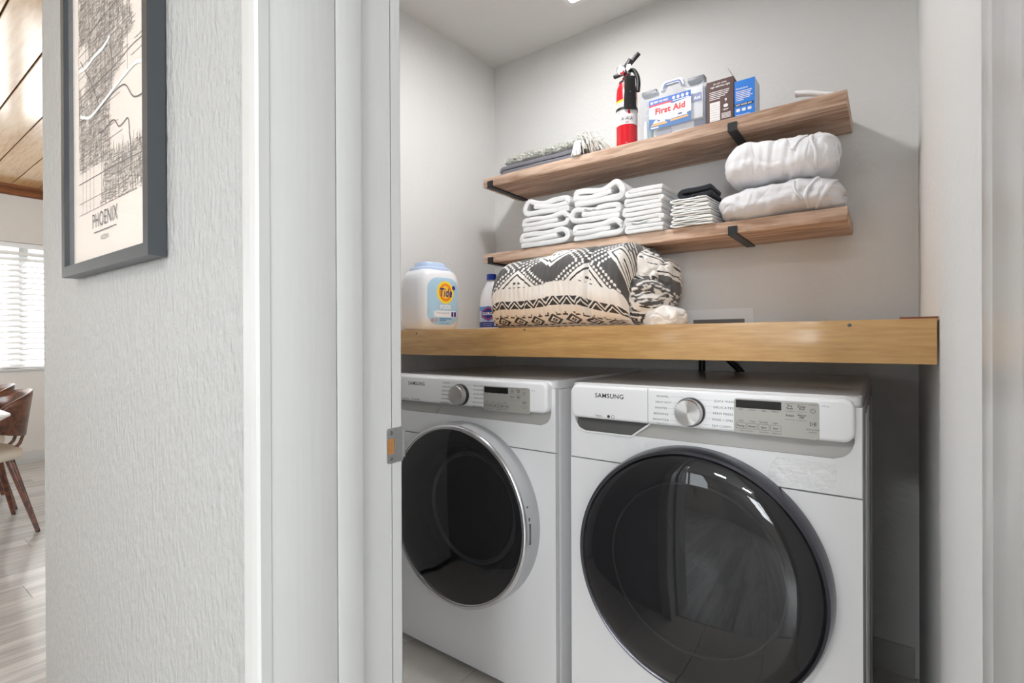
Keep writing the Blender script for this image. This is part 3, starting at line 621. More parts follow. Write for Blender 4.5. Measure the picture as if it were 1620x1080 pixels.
def towels():
    g = 'white terry towels stacked on the lower shelf'
    H1 = (.066, .062, .067); z = LZ
    names = ('bottom', 'middle', 'top')
    for k in range(3):
        P, t = spiral_towel((-1.292, -1.285, -1.275)[k], (-1.052, -1.054, -1.048)[k], z+.001, H1[k], k == 2, k, (.003, .005, .009)[k])
        ribbon('towel', P, 1.812+.004*k, 2.07, t, TOWEL, '%s white terry towel of the leftmost towel stack' % names[k], group=g, seed=k*3.1); z += H1[k]+.0022
    z = LZ; H2 = (.067, .064, .073)
    for k in range(3):
        P, t = spiral_towel((-1.030, -1.040, -1.030)[k], (-.818, -.822, -.812)[k], z+.001, H2[k], k == 1, k+4, (.004, .003, .010)[k])
        ribbon('towel', P, 1.812+.003*k, 2.07, t, TOWEL, '%s white terry towel of the tallest towel stack, second from left' % names[k], group=g, seed=20+k*3.1); z += H2[k]+.0022
    z = LZ; n4 = ('bottom', 'second from bottom', 'third from bottom', 'fourth from bottom', 'top')
    hs = (.030, .032, .036, .032, .035)
    for k in range(5):
        h = hs[k]; t = h*.49; x0 = (-.803, -.806, -.812, -.805, -.800)[k]; x1 = (-.655, -.662, -.660, -.662, -.658)[k]; w = x1-x0; a = t/2
        P = [(x1, z+a), (x0+w*.5, z+a), (x0+.02, z+a), (x0+a, z+h*.3), (x0+a*.8, z+h*.55), (x0+a*1.2, z+h*.8), (x0+.022, z+h-a), (x0+w*.5, z+h-a), (x1+.003, z+h-a-.001)]
        if k in (1, 3): P = P[:-1]+[(x1-.004, z+h-a), (x1+.002, z+h*.6), (x1-.01, z+h*.5)]
        ribbon('towel', P, 1.808+.003*(k % 2), 2.02, t*.96, TOWEL, '%s white terry towel of the flat stack beside the thin cloths' % n4[k], group=g, seed=40+k*2.3, amp=.002, skew=.012); z += h+.0008
    g2 = 'thin white cloths stacked on the lower shelf'; z = LZ
    n7 = ('bottom', 'second from bottom', 'third from bottom', 'fourth from bottom', 'fifth from bottom', 'second from top', 'top')
    for k in range(7):
        h = .0138; t = .0048; x0 = -.628+.003*(k % 3); x1 = -.482-.003*k+.004*(k % 2); w = x1-x0; a = t/2; wv = .003 if k in (0, 5) else .0015
        P = [(x1, z+a), (x0+w*.7, z+a+wv*.3), (x0+w*.45, z+a+wv*1.2), (x0+w*.2, z+a), (x0+.01, z+a+.001), (x0+.001, z+h*.5), (x0+.01, z+h-a), (x0+w*.22, z+h-a+wv*.6), (x0+w*.47, z+h-a-wv*.7), (x0+w*.75, z+h-a+wv*.3), (x1-.002, z+h-a)]
        ribbon('cloth', P, 1.806+.002*(k % 3), 2.03, t, CLOTH, '%s thin white cloth of the low stack beside the sheet bundles' % n7[k], 'cloth', g2, seed=70+k*1.9, amp=.0015, skew=.02, fine=.0008); z += h+.0003
    # black folded cloth on the thin cloths
    x0, x1 = -.606, -.482; z += .001; h = .036; t = .0155; a = t/2; w = x1-x0
    P = [(x1-.004, z+a+.002), (x0+w*.5, z+a), (x0+.02, z+a), (x0+.008, z+h*.5), (x0+.022, z+h-a), (x0+w*.5, z+h-a+.001), (x1-.006, z+h-a+.004)]
    o = ribbon('folded_cloth', P, 1.82, 1.95, t, mat('black_terry', rgb(38, 41, 47), .95, bump=.003, bscale=400, sheen=.1), 'small black folded cloth lying on the thin white cloths', 'cloth', seed=99, amp=.003, fine=.001)
    # taupe folded sheet behind the towels
    x0, x1 = -.80, -.60; z = LZ; h = .172; t = .02; P = []
    P = [(x0, z+.012), (x1-.02, z+.012), (x1, z+.03), (x1-.02, z+.048), (x0+.03, z+.048), (x0+.01, z+.07), (x0+.03, z+.09), (x1-.02, z+.09), (x1, z+.115), (x1-.02, z+.138), (x0+.03, z+.142), (x0+.01, z+.16), (x0+.05, z+.182), (x1-.06, z+.176)]
    P = [(p[0]*1+.02, p[1]) for p in P]
    ribbon('folded_sheet', P, 2.048, 2.088, .015, mat('taupe_cotton', rgb(196, 188, 182), .9), 'taupe folded sheet peeking out behind the flat towel stack', 'sheet', seed=120, amp=.002, ny=4)
towels()

# ------------------------------------------------------------------ sheet bundles
def bundle(name, x0, x1, yc, hy, z0, z1, m, label, seed, tilt=0.0, flat=.12, nl=200, nc=150, endspiral=True):
    """rolled sheet set: lumpy cylinder along X with diagonal pull folds"""
    V = []; F = []; zc = (z0+z1)/2; hz = (z1-z0)/2; L = x1-x0
    for i in range(nl+1):
        u = i/nl
        # rounded ends
        e = max(0, 1-abs(2*u-1)**5.0)**.34 if 0 < u < 1 else 0
        for j in range(nc):
            th = 2*math.pi*j/nc; ct, st = math.cos(th), math.sin(th)
            p = 2.6; k = (abs(ct)**p+abs(st)**p)**(-1/p)
            x = x0+u*L
            lump = .08*nz(u*3+seed, ct*1.2, st*1.2)+.05*nz(u*8+seed, ct*2.5+u*4, st*2.5)+.03
            s = u*L*34+th*1.3+2.2*nz(u*4+seed, ct, st+3); n1 = nz(u*6.5+seed+ct*.5, ct*.45+u*1.2, st*.6+seed); n2 = nz(u*4+seed*2-st*1.1, ct*.8+3, st*.9)
            fold = .085*nz(u*9+seed+ct*.5, ct*.7+u*2, st*.7)+.05*nz(u*19+seed-st*.8, ct*.9, st*.9+u*3)-.045*max(0, 1-abs(n1)/.16)**2*(.5+nz(u*3, th*.5, seed))
            k2 = k*(1+lump+fold)
            y = yc+hy*k2*ct*e; z = zc+hz*k2*st*e+tilt*(u-.5)+.01*nz(u*2+seed, 7)
            if z < z0+tilt*(u-.5)*0: z = z0+.0006+(z-z0)*.02
            V.append((x+(.010*nz(ct*2, st*2, seed+u*3) if e < .95 else 0), y, z))
    for i in range(nl):
        for j in range(nc): a = i*nc+j; b = i*nc+(j+1) % nc; F.append((a, b, b+nc, a+nc))
    o = raw(name, V, F, m, None, smooth=True); return o
SHEET_A = mat('sheet_white', rgb(238, 238, 241), .85, bump=.0035, bscale=28, bstretch=(1, 1, 1), sheen=.2, detail=3)
SHEET_B = mat('sheet_grey_white', rgb(222, 221, 224), .85, bump=.0035, bscale=28, sheen=.2, detail=3)
def patch(name, pts_xz, yf, m, parent, thick=.004, lift=.0):
    P = [(a, b) for a, b in pts_xz]; return prism(name, P, 'Y', yf, yf+thick, m, parent, auto=60)
from mathutils.bvhtree import BVHTree
def lay(o, path, k=8, off=.0022):
    """drop an (x, z) path onto the front of a bundle"""
    me = o.data; tree = BVHTree.FromPolygons([v.co for v in me.vertices], [tuple(p.vertices) for p in me.polygons]); out = []
    for c in smooth_path([(p[0], 0, p[1]) for p in path], k):
        h = tree.ray_cast(Vector((c.x, 1.4, c.z)), Vector((0, 1, 0)))
        if h[0] is not None: out.append(Vector((c.x, h[0].y-off, c.z)))
    return out
def strap(name, path, w, m, parent, thick=.003):
    """cloth band following a path of (x,y,z) with width along X-ish"""
    C = lay(parent, path) if len(path[0]) == 2 else smooth_path(path, 8); V = []; F = []
    for i, c in enumerate(C):
        t = (C[min(i+1, len(C)-1)]-C[max(i-1, 0)]).normalized(); s = t.cross(Vector((0, -1, 0.15))).normalized(); V += [c-s*w/2, c, c+s*w/2]
        V[-2] = V[-2]+Vector((0, -.002, 0))
    for i in range(len(C)-1):
        a = i*3; F += [(a, a+1, a+4, a+3), (a+1, a+2, a+5, a+4)]
    o = raw(name, V, F, m, parent, smooth=True); s = o.modifiers.new('thick', 'SOLIDIFY'); s.thickness = thick; s.offset = 0; return o
def bundles():
    lo = bundle('sheet_bundle', -.470, -.108, 1.905, .115, LZ+.0005, LZ+.106, SHEET_B, '', 3.3)
    tag(lo, 'off-white rolled sheet bundle lying directly on the lower shelf', 'sheet bundle', 'rolled sheet bundles')
    strap('tie_band', [(-.128, LZ+.100), (-.140, LZ+.07), (-.160, LZ+.035), (-.182, LZ+.008)], .018, SHEET_B, lo)
    strap('fold_flap', [(-.172, LZ+.101), (-.190, LZ+.075), (-.203, LZ+.045), (-.200, LZ+.008)], .010, SHEET_B, lo)
    strap('fold_flap', [(-.235, LZ+.092), (-.232, LZ+.06), (-.212, LZ+.03)], .008, SHEET_B, lo)
    hi = bundle('sheet_bundle', -.452, -.122, 1.90, .112, LZ+.113, LZ+.252, SHEET_A, '', 8.1, tilt=-.0)
    tag(hi, 'bright white rolled sheet bundle resting on top of the other bundle', 'sheet bundle', 'rolled sheet bundles')
    strap('fold_flap', [(-.200, LZ+.238), (-.222, LZ+.215), (-.238, LZ+.188)], .010, SHEET_A, hi)
    strap('fold_flap', [(-.192, LZ+.238), (-.188, LZ+.205), (-.176, LZ+.165), (-.178, LZ+.125)], .009, SHEET_A, hi)
    # crumpled end roll
    V = []; F = []; n = 40; m = 10
    for i in range(m+1):
        u = i/m
        for j in range(n*2):
            th = 2*math.pi*j/n; r = (.040+.010*nz(j*.3, u*3))*(1-.35*j/(2*n)); V.append((-.152+.027*u+.004*nz(j*.4, u*4, 2), 1.885+r*1.35*math.cos(th), LZ+.178+r*1.05*math.sin(th)))
    N2 = n*2
    for i in range(m):
        for j in range(N2-1): a = i*N2+j; F.append((a, a+1, a+N2+1, a+N2))
    o = raw('rolled_end', V, F, SHEET_A, hi, smooth=True); s = o.modifiers.new('thick', 'SOLIDIFY'); s.thickness = .005
bundles()

# ------------------------------------------------------------------ patterned comforter
DKC = rgb(58, 57, 58)[:3]; LTC = rgb(243, 240, 235)[:3]; DKG = rgb(86, 85, 85)[:3]
def saw(x): return x-math.floor(x)
def tri(x): return abs(2*saw(x)-1)
def comforter_print(x, s):
    """True where dark. x along the roll, s metres up the face from the counter"""
    if s < .012: return saw(x/.03) < .5 and s < .006
    if .024 < s < .084:                                 # diamond row
        c = (s-.054)/.030; p = saw(x/.080)-.5; d = abs(p)*2.0+abs(c)*.80
        if abs(c) > .90: return abs(p) > .18 and abs(p) < .42 or abs(p) < .03
        if d < .10: return False
        if d < .30: return True
        if d < .52: return False
        if d < .86: return True
        return abs(c) > .74 and abs(p) > .2 and abs(p) < .44
    if .085 < s < .092: return abs(saw(x/.037)-.5) < .07
    if .118 < s < .152:                                 # zigzag band
        q = (s-.118)/.034; t = tri(x/.058); e = q-t
        if abs(e-.02) < .16: return True
        if e > .42: return q < .97
        if e < -.34: return q > .03
        return False
    if s > .205:                                        # big stepped diamonds
        PX, PY = .30, .27; a = (x+1.150)/PX; b = (s-.205)/PY
        p = saw(a+.5)-.5; q = saw(b+.5)-.5; p2 = saw(a)-.5; q2 = saw(b)-.5
        stp = round((s-.212)/.0095)*.0095; bs = (stp-.205)/PY
        d = min(abs(p)+abs(q), abs(p2)+abs(q2))*2
        dz_ = min(abs(p)+abs(saw(bs+.5)-.5), abs(p2)+abs(saw(bs)-.5))*2
        if d < .26: return (saw(x/.022) < .55 and saw(s/.020) < .45) and d > .06
        if d < .40: return False
        if d < .46: return True
        if d < .58: return False
        if dz_ < .69: return 2
        if dz_ < .75: return False
        if dz_ < .87: return 2
        if dz_ < .93: return False
        return 2
    return False
def comforter():
    x0, x1 = -1.318, -.715; yc, hy = 1.80, .215; z0 = CZ; nl, nc = 600, 460
    def AN(j):
        t_ = j/(nc-1); return R(-82+168*t_/.8) if t_ < .8 else R(86+150*(t_-.8)/.2)
   
    V = []; F = []; Cc = []
    ZT = 1.4535
    SREF = []; prv = None; acc = 0
    for j in range(nc):
        ang = AN(j); cy, sz = -math.cos(ang), math.sin(ang); k = (abs(cy)**2.9+abs(sz)**2.9)**(-1/2.9); q = Vector((hy*k*cy, .157+.157*k*sz))
        if prv is not None and q.y > .012: acc += (q-prv).length
        prv = q; SREF.append(acc)
    for i in range(nl+1):
        u = i/nl; x = x0+u*(x1-x0)
        e = (1-(1-min(u/.16, 1))**2.4)**.5 if u < .16 else 1.0
        if u > .93: e = max(0, 1-((u-.93)/.07)**2.2)**.42
        H = (.268+.050*math.sin(math.pi*min(1, (u+.05)/1.0)*.5)+.008*nz(u*3, 1))*(.30+.70*e) if u < .5 else (.318+.004*nz(u*3, 1))*(.62+.38*e)
        H = min(H, ZT-z0-.002)
        hyy = hy*((.55 if u < .5 else .72)+(.45 if u < .5 else .28)*e)
        prev = None; s = 0
        for j in range(nc):
            # start at front bottom, go up the face, over the top, down the back
            th = R(-78)-2*math.pi*j/nc*0.96
            ct, st = -math.sin(R(90)+th), 0
            ang = AN(j); cy, sz = -math.cos(ang), math.sin(ang)
            p = 2.9; k = (abs(cy)**p+abs(sz)**p)**(-1/p)
            pleat = .0028*nz(u*46, j*.012, 3)+.0016*math.sin(u*170+2*nz(u*9, j*.02))*min(1, max(0, (300-j)/120))
            lump = .022*nz(u*4+2, cy*1.4, sz*1.4)+.010*nz(u*10, cy*3, sz*3)
            crease = -.018*math.exp(-((u-.775)/.012)**2)*max(0, -cy+.3)-.012*math.exp(-((u-.33)/.01)**2)*max(0, -cy-.4)
            y = yc+hyy*k*cy*(1+lump)-0; z = z0+H/2+H/2*k*sz*(1+lump*.5)
            y -= (pleat-crease*0)*(-cy)*1.0; y += -crease*.9
            if z < z0+.001: z = z0+.001+max(0, (z0-z))*.02
            if z > ZT: z = ZT-.0002*abs(nz(u*20, j*.1))
            pt = Vector((x+(.003*nz(j*.02, u*2, 9)), y, z)); V.append(pt)
            if prev is not None and pt.z > z0+.014: s += (pt-prev).length
            prev = pt
            drop = .30*max(0, x+.885)**1.0 if x > -.885 else 0
            s = SREF[j]; se = s+drop*min(1, s/.05)+.003*math.sin(x*21)
            Cc.append((LTC, DKC, DKG)[int(comforter_print(x, se))])
    for i in range(nl):
        for j in range(nc-1): a = i*nc+j; F.append((a, a+1, a+nc+1, a+nc))
    t = empty('comforter', (-1.03, 1.82, CZ)); CM = attr_mat('comforter_fabric')
    o = raw('folded_body', V, F, CM, t, smooth=True)
    at = o.data.color_attributes.new('print', 'FLOAT_COLOR', 'POINT'); at.data.foreach_set('color', [c for col in Cc for c in (*col, 1)])
    # end folds: lumpy gathered layers on the right
    def lump(name, c, r, seed, rotp, nn=150, mm=110, printed=True, zmin=None):
        V = []; F = []; Cc = []
        for i in range(nn+1):
            ph = math.pi*i/nn
            for j in range(mm):
                th = 2*math.pi*j/mm; d = Vector((math.sin(ph)*math.cos(th), math.sin(ph)*math.sin(th), math.cos(ph)))
                sw = 5*d.z+2.5*math.atan2(d.y, d.x)*0+seed
                k = 1+.12*nz(d.x*2+seed, d.y*2, d.z*2)-.05*max(0, math.sin(9*d.z+4*nz(d.x*2, d.y*2, seed)))**5-.04*max(0, math.sin(11*d.x+3*d.z+3*nz(d.z*2, d.y, seed)))**6
                p = Vector((c[0]+r[0]*d.x*k, c[1]+r[1]*d.y*k, c[2]+r[2]*d.z*k))
                if p.z < CZ+.001: p.z = CZ+.001
                if p.z > ZT: p.z = ZT
                V.append(p); a = (p.x*math.cos(rotp)+p.z*math.sin(rotp))+.01*nz(p.x*20, p.y*20, p.z*20); b = (-p.x*math.sin(rotp)+p.z*math.cos(rotp)+p.y*.4)*1.0
                dark = printed and comforter_print(a*1.2, saw((b+3)/.42)*.42)
                Cc.append((LTC, DKC, DKG)[int(dark)])
        for i in range(nn):
            for j in range(mm): q = i*mm+j; w = i*mm+(j+1) % mm; F.append((q, q+mm, w+mm, w))
        o = raw(name, V, F, CM, t, smooth=True); at = o.data.color_attributes.new('print', 'FLOAT_COLOR', 'POINT'); at.data.foreach_set('color', [v for col in Cc for v in (*col, 1)]); return o
    lump('gathered_fold', (-.745, 1.86, CZ+.185), (.088, .16, .125), 4.0, .5)
    lump('gathered_fold', (-.725, 1.80, CZ+.10), (.085, .15, .10), 11.0, 2.0)
    lump('gathered_fold', (-.70, 1.90, CZ+.165), (.075, .13, .11), 21.0, 1.1)
    lump('trailing_corner', (-.665, 1.82, CZ+.035), (.085, .12, .055), 17.0, .9, printed=False)
    tag(t, 'cream comforter with black geometric pattern folded under the lower shelf', 'comforter')
comforter()

# ------------------------------------------------------------------ detergent tub and bleach bottle
def tub():
    t = empty('detergent_tub', (-1.482, 1.455, CZ), R(80))
    Wt, Dt = .098, .092
    def sect(r, z, p=3.6, n=64, kx=1, ky=1): 
        out = []
        for i in range(n):
            a = 2*math.pi*i/n; c, s = math.cos(a), math.sin(a); k = (abs(c)**p+abs(s)**p)**(-1/p); out.append((Wt*r*k*c*kx, Dt*r*k*s*ky, z))
        return out
    prof = [(.80, .0), (.90, .004), (.96, .016), (1.0, .045), (1.02, .10), (1.02, .16), (1.0, .195), (.95, .217), (.86, .231), (.76, .238), (.70, .240)]
    V = []; F = []; n = 64
    for r, z in prof: V += sect(r, z)
    for i in range(len(prof)-1):
        for j in range(n): F.append((i*n+j, i*n+(j+1) % n, (i+1)*n+(j+1) % n, (i+1)*n+j))
    F += [tuple(reversed(range(n))), tuple(range((len(prof)-1)*n, len(prof)*n))]
    raw('tub_body', V, F, mat('tub_white', rgb(232, 233, 236), .28), t, smooth=True, world=False)
    LB = mat('lid_blue', rgb(190, 208, 236), .35)
    V = []; F = []; lp = [(.80, .236), (.78, .245), (.70, .250), (.60, .252), (.58, .266), (.55, .2695), (.0, .270)]
    for r, z in lp[:-1]: V += sect(r, z, 2.8)
    for i in range(len(lp)-2):
        for j in range(n): F.append((i*n+j, i*n+(j+1) % n, (i+1)*n+(j+1) % n, (i+1)*n+j))
    F.append(tuple(range((len(lp)-2)*n, (len(lp)-1)*n)))
    raw('lid', V, F, LB, t, smooth=True, world=False).data.set_sharp_from_angle(angle=R(35))
    # label follows the curved front
    def surf(x, z, off=.0009):
        zz = max(.02, min(.22, z)); r = 1.0
        for (r0, z0), (r1, z1) in zip(prof, prof[1:]):
            if z0 <= zz <= z1: r = r0+(r1-r0)*(zz-z0)/(z1-z0)
        q = max(0, 1-abs(x/(Wt*r))**3.6)**(1/3.6); return (x, -Dt*r*q-off, z)
    def wrapped(name, fl, m, par, off):
        V = [surf(v[0], v[2], off) for v in fl.V]; return raw(name, V, fl.F, m, par, world=False)
    lab = rrect(-.072, .072, .022, .205, .045, 8)
    def densify(poly, nx=18, nz_=22, inside=None): pass
    # label as a grid clipped to the rounded outline
    def inside(x, z):
        r = .045; x0, x1, z0, z1 = -.072, .072, .022, .205; cx = min(max(x, x0+r), x1-r); cz = min(max(z, z0+r), z1-r); return math.hypot(x-cx, z-cz) <= r
    V = []; F = []; nx, nzz = 56, 70
    for i in range(nzz+1):
        z = .022+.183*i/nzz; r = .045; dz = max(0, .022+r-z, z-(.205-r)); hw = .072-r+math.sqrt(max(0, r*r-dz*dz))
        for j in range(nx+1): V.append(surf((-1+2*j/nx)*hw, z, .0012))
    for i in range(nzz):
        for j in range(nx): a = i*(nx+1)+j; F.append((a, a+1, a+nx+2, a+nx+1))
    lb = raw('label', V, F, mat('label_ice_blue', rgb(172, 208, 232), .35, var=.07, vscale=30), t, smooth=True, world=False)
    P = [(p[0]*1.0, p[1]) for p in rrect(-.076, .076, .018, .209, .049, 10)]
    def put(name, col, off, fn, rough=.4):
        f = Flat((0, 0, 0)); fn(f); V = f.V
        return raw(name, [surf(v.x, v.z, off) for v in V], f.F, mat('tubink_'+name, col, rough), lb, world=False)
    cx, cz = .006, .148
    def fan(f, r, r2=None):
        k = len(f.V); n = 40; f.V.append(f.pt(cx, cz)); f.V += [f.pt(cx+r*math.cos(2*math.pi*i/n), cz+(r2 or r)*math.sin(2*math.pi*i/n)) for i in range(n)]
        for i in range(n): f.F.append((k, k+1+i, k+1+(i+1) % n))
    put('bullseye_yellow', rgb(250, 222, 60), .0018, lambda f: fan(f, .040, .044)); put('bullseye_orange', rgb(240, 140, 30), .0022, lambda f: fan(f, .030, .035)); put('bullseye_centre', rgb(250, 200, 60), .0026, lambda f: fan(f, .021, .025))
    put('brand_lettering', rgb(32, 44, 120), .0032, lambda f: f.text('Tide', cx, cz-.016, .046, 'c', bold=.025, width=.060, shear=.12))
    put('pods_lettering', rgb(248, 248, 252), .002, lambda f: f.text('PODS', cx, .084, .022, 'c', bold=.03, width=.050))
    put('scent_panel', rgb(236, 240, 246), .0018, lambda f: [f.rect(-.046+.007*k, -.039+.007*k, .052+(.003 if k in (0, 15) else 0), .077-(.003 if k in (0, 15) else 0)) for k in range(16)])
    put('scent_lettering', rgb(150, 150, 166), .0023, lambda f: f.text('free & gentle', -.036, .065, .011, 'l', width=.062))
    tag(put('icon_purple', rgb(70, 48, 130), .0026, lambda f: (f.poly(rrect(.034, .045, .054, .073, .002, 2)), f.poly(rrect(.048, .060, .054, .073, .002, 2)), f.disc(.046, .155+.012, .009, 16))), kind='stuff')
    put('badge_red', rgb(205, 70, 60), .0023, lambda f: (f.ring(-.052, .041, .0055, .0016), f.ring(-.036, .041, .0055, .0016), f.line([(-.056, .045), (-.048, .037)], .0014)))
    put('footer_lettering', rgb(60, 130, 190), .0022, lambda f: (f.rect(-.022, .036, .044, .0475), f.rect(-.022, .010, .038, .041), f.text('112 pacs', .004, .025, .012, 'c', width=.046)))
    tag(t, 'white laundry pod tub with pale blue lid and blue label beside the doorway', 'detergent tub')
tub()
def bleach():
    t = empty('bleach_bottle', (-1.500, 1.872, CZ), R(17))
    prof = [(.0, 0), (.050, 0), (.057, .006), (.058, .02), (.058, .135), (.055, .160), (.044, .195), (.030, .222), (.022, .238), (.0195, .246), (.0195, .252)]
    lathe('bottle_body', prof, (0, 0, 0), mat('bottle_white', rgb(228, 229, 232), .3), t, n=48, sx=1.0, sy=.72, world=False, auto=50)
    lathe('cap', [(.0225, .243), (.0225, .268), (.021, .271), (0, .2715)], (0, 0, 0), mat('cap_blue', rgb(24, 66, 176), .35), t, n=32, world=False)
    bm = bmesh.new(); add_tube(bm, smooth_path([(.022, .0, .225), (.052, 0, .212), (.062, 0, .180), (.054, 0, .145)], 6), .011, 12); frombm('handle', bm, MATS['bottle_white'], t, world=False, auto=60)
    def arc(name, z0, z1, half, m, off, par=t):
        V = []; F = []; n = 20
        for i in range(n+1):
            a = R(-90)+R(half)*(2*i/n-1); r = .058+off
            for z in (z0, z1): V.append((r*math.cos(a), .72*r*math.sin(a)*1.0, z))
        for i in range(n): F.append((2*i, 2*i+2, 2*i+3, 2*i+1))
        return raw(name, V, F, m, par, smooth=True, world=False)
    lab = arc('label', .022, .118, 80, mat('label_pale', rgb(196, 206, 226), .4), .0008)
    arc('label_band', .022, .047, 80, mat('label_navy', rgb(44, 58, 130), .4), .0012, lab); arc('label_top', .098, .118, 80, mat('label_sky', rgb(96, 150, 210), .4), .0012, lab)
    def put(name, col, off, fn):
        f = Flat((0, 0, 0)); fn(f); V = []
        for v in f.V:
            a = R(-90)+v.x/.058; r = .058+off; V.append((r*math.cos(a), .72*r*math.sin(a), v.z))
        return raw(name, V, f.F, mat('bleachink_'+name, col, .4), lab, world=False)
    def hexf(f, w, h, cz=.085):
        g = lambda x: h*(1-.55*abs(x)/w)
        for k in range(14):
            xa, xb = -w+2*w*k/14, -w+2*w*(k+1)/14; f.poly([(xa, cz-g(xa)), (xb, cz-g(xb)), (xb, cz+g(xb)), (xa, cz+g(xa))])
    put('emblem_blue', rgb(60, 120, 190), .0018, lambda f: hexf(f, .040, .036)); put('emblem_red', rgb(196, 44, 58), .0024, lambda f: hexf(f, .033, .030)); put('emblem_navy', rgb(34, 48, 128), .0030, lambda f: hexf(f, .028, .025))
    put('brand_lettering', rgb(245, 245, 248), .0038, lambda f: f.text('CLOROX', 0, .079, .017, 'c', bold=.035, width=.058))
    put('small_lettering', rgb(70, 72, 100), .0018, lambda f: f.text('DISINFECTING BLEACH', 0, .0525, .007, 'c', width=.070))
    put('footer_lettering', rgb(200, 206, 226), .0022, lambda f: (f.text('CLEANS & DEODORIZES', -.006, .036, .006, 'c', width=.05), f.text('KILLS GERMS', -.006, .027, .006, 'c', width=.04), f.disc(.034, .034, .007, 16)))
    tag(t, 'white bleach bottle with blue cap standing left of the patterned comforter', 'bleach bottle')
bleach()

# ------------------------------------------------------------------ water outlet box on the back wall
def outlet_box():
    t = empty('washer_outlet_box', (-.54, YB, 1.12))
    ringprism('face_plate', rrect(-.669, -.411, 1.02, 1.219, .006), rrect(-.636, -.442, 1.05, 1.179, .003), 'Y', YB-.006, YB-.0005, WHITE_PLASTIC, t)
    V = [(-.636, YB-.0035, 1.05), (-.442, YB-.0035, 1.05), (-.442, YB-.0035, 1.179), (-.636, YB-.0035, 1.179)]
    box('recess', -.636, -.442, YB-.0022, YB-.0008, 1.05, 1.179, mat('recess_grey', rgb(118, 114, 110), .7), t)
    tag(t, 'white recessed washer outlet box on the back wall above the counter', 'outlet box')
outlet_box()

# ------------------------------------------------------------------ upper shelf things
def fold_blanket():
    g = mat('blanket_grey', rgb(120, 120, 128), .95, bump=.0015, bscale=350, sheen=.3)
    x0, x1 = -1.418, -1.005; z = UZ+.0005; h = .036; t = .0165; a = t/2; w = x1-x0
    P = [(x1, z+a), (x0+w*.5, z+a), (x0+.03, z+a), (x0+.01, z+a+.003), (x0+.002, z+h*.5), (x0+.012, z+h-a-.002), (x0+.03, z+h-a), (x0+w*.5, z+h-a), (x1-.004, z+h-a)]
    ribbon('folded_blanket', P, 1.832, 2.06, t, g, 'folded grey blanket under the shaggy throw on the upper shelf', 'blanket', seed=200, amp=.002)
    # shaggy throw
    th = empty('shaggy_throw', (-1.2, 1.95, UZ+.038)); m = mat('throw_sage', rgb(206, 207, 200), .95, var=.30, vscale=90, bump=.006, bscale=160, sheen=.4)
    V = []; F = []; nl, nc = 120, 60; X0, X1 = -1.408, -.985; z0 = UZ+.0375; Hh = .050
    for i in range(nl+1):
        u = i/nl; e = (1-(1-min(1, u/.06))**2)**.5; 
        if u > .96: e *= max(0, 1-((u-.96)/.04)**2)**.5
        for j in range(nc):
            a = 2*math.pi*j/nc; c, s = math.cos(a), math.sin(a); p = 3.0; k = (abs(c)**p+abs(s)**p)**(-1/p)
            d = 1+.10*nz(u*40, c*4, s*4)+.05*nz(u*90, c*9, s*9)
            V.append((X0+u*(X1-X0), 1.945+.105*k*c*d*(.4+.6*e), max(z0, z0+Hh/2+Hh/2*k*s*d*(.25+.75*e)+.004*nz(u*5, 2))))
    for i in range(nl):
        for j in range(nc): q = i*nc+j; w = i*nc+(j+1) % nc; F.append((q, w, w+nc, q+nc))
    F += [tuple(range(nc)), tuple(range(nl*nc, nl*nc+nc))]
    raw('throw_body', V, F, m, th, smooth=True)
    # pile tufts (uncountable)
    bm = bmesh.new(); rnd = random.Random(3)
    for k in range(2600):
        i = rnd.randrange(2, nl-1); j = rnd.randrange(0, nc); b = Vector(V[i*nc+j]); ax = Vector((b.x, 1.945, z0+Hh/2)); n = (b-ax)
        if n.length < 1e-4 or n.z < -.012: continue
        n.normalize(); d = (n+Vector((rnd.uniform(-1.2, 1.2), rnd.uniform(-.5, .3), rnd.uniform(-.3, .5)))).normalized()*rnd.uniform(.006, .014); sd = d.cross(n+Vector((.01, .3, .2))).normalized()*.0016
        v = [bm.verts.new(b+sd-n*.002), bm.verts.new(b-sd-n*.002), bm.verts.new(b+d*.6+n*.003-sd*.4), bm.verts.new(b+d)]
        bm.faces.new((v[0], v[1], v[2])); bm.faces.new((v[0], v[2], v[3]))
    o = frombm('pile', bm, mat('throw_pile', rgb(226, 227, 220), .95, var=.25, vscale=60), th); o['kind'] = 'stuff'
    bm = bmesh.new()
    for k in range(210):
        y = 1.835+.2*rnd.random(); zt = z0+.012+rnd.random()*.042; L = rnd.uniform(.05, .11)
        x = -1.0+rnd.uniform(-.03, .01); dx = rnd.uniform(.3, 1.0); fw_ = -rnd.random()*.5 if y < 1.86 else rnd.uniform(-.25, .25)
        p1 = Vector((x, y, zt)); p2 = p1+Vector((dx*L*.5, fw_*L*.4, .012*rnd.random())); p3 = p1+Vector((dx*L*.9, fw_*L*.7, 0)); p3.z = max(UZ+.002, zt-.03*rnd.random()-L*.25)
        add_tube(bm, smooth_path([p1, p2, p3], 3), .0028, 5, .0012)
    for k in range(36):                       # tassel falling over the front edge
        x = -1.03+rnd.uniform(0, .03); p1 = Vector((x, 1.838, z0+.03)); p2 = Vector((x+rnd.uniform(-.004, .006), 1.822, z0+.012)); p3 = Vector((x+rnd.uniform(-.012, .014), 1.815-rnd.random()*.008, z0-.03-rnd.random()*.012))
        add_tube(bm, smooth_path([p1, p2, p3], 3), .0024, 5, .0011)
    o = frombm('fringe', bm, mat('throw_fringe', rgb(230, 230, 224), .95, var=.2, vscale=50), th); o['kind'] = 'stuff'
    tag(th, 'pale sage shaggy throw with fringe folded on the grey blanket', 'throw')
fold_blanket()
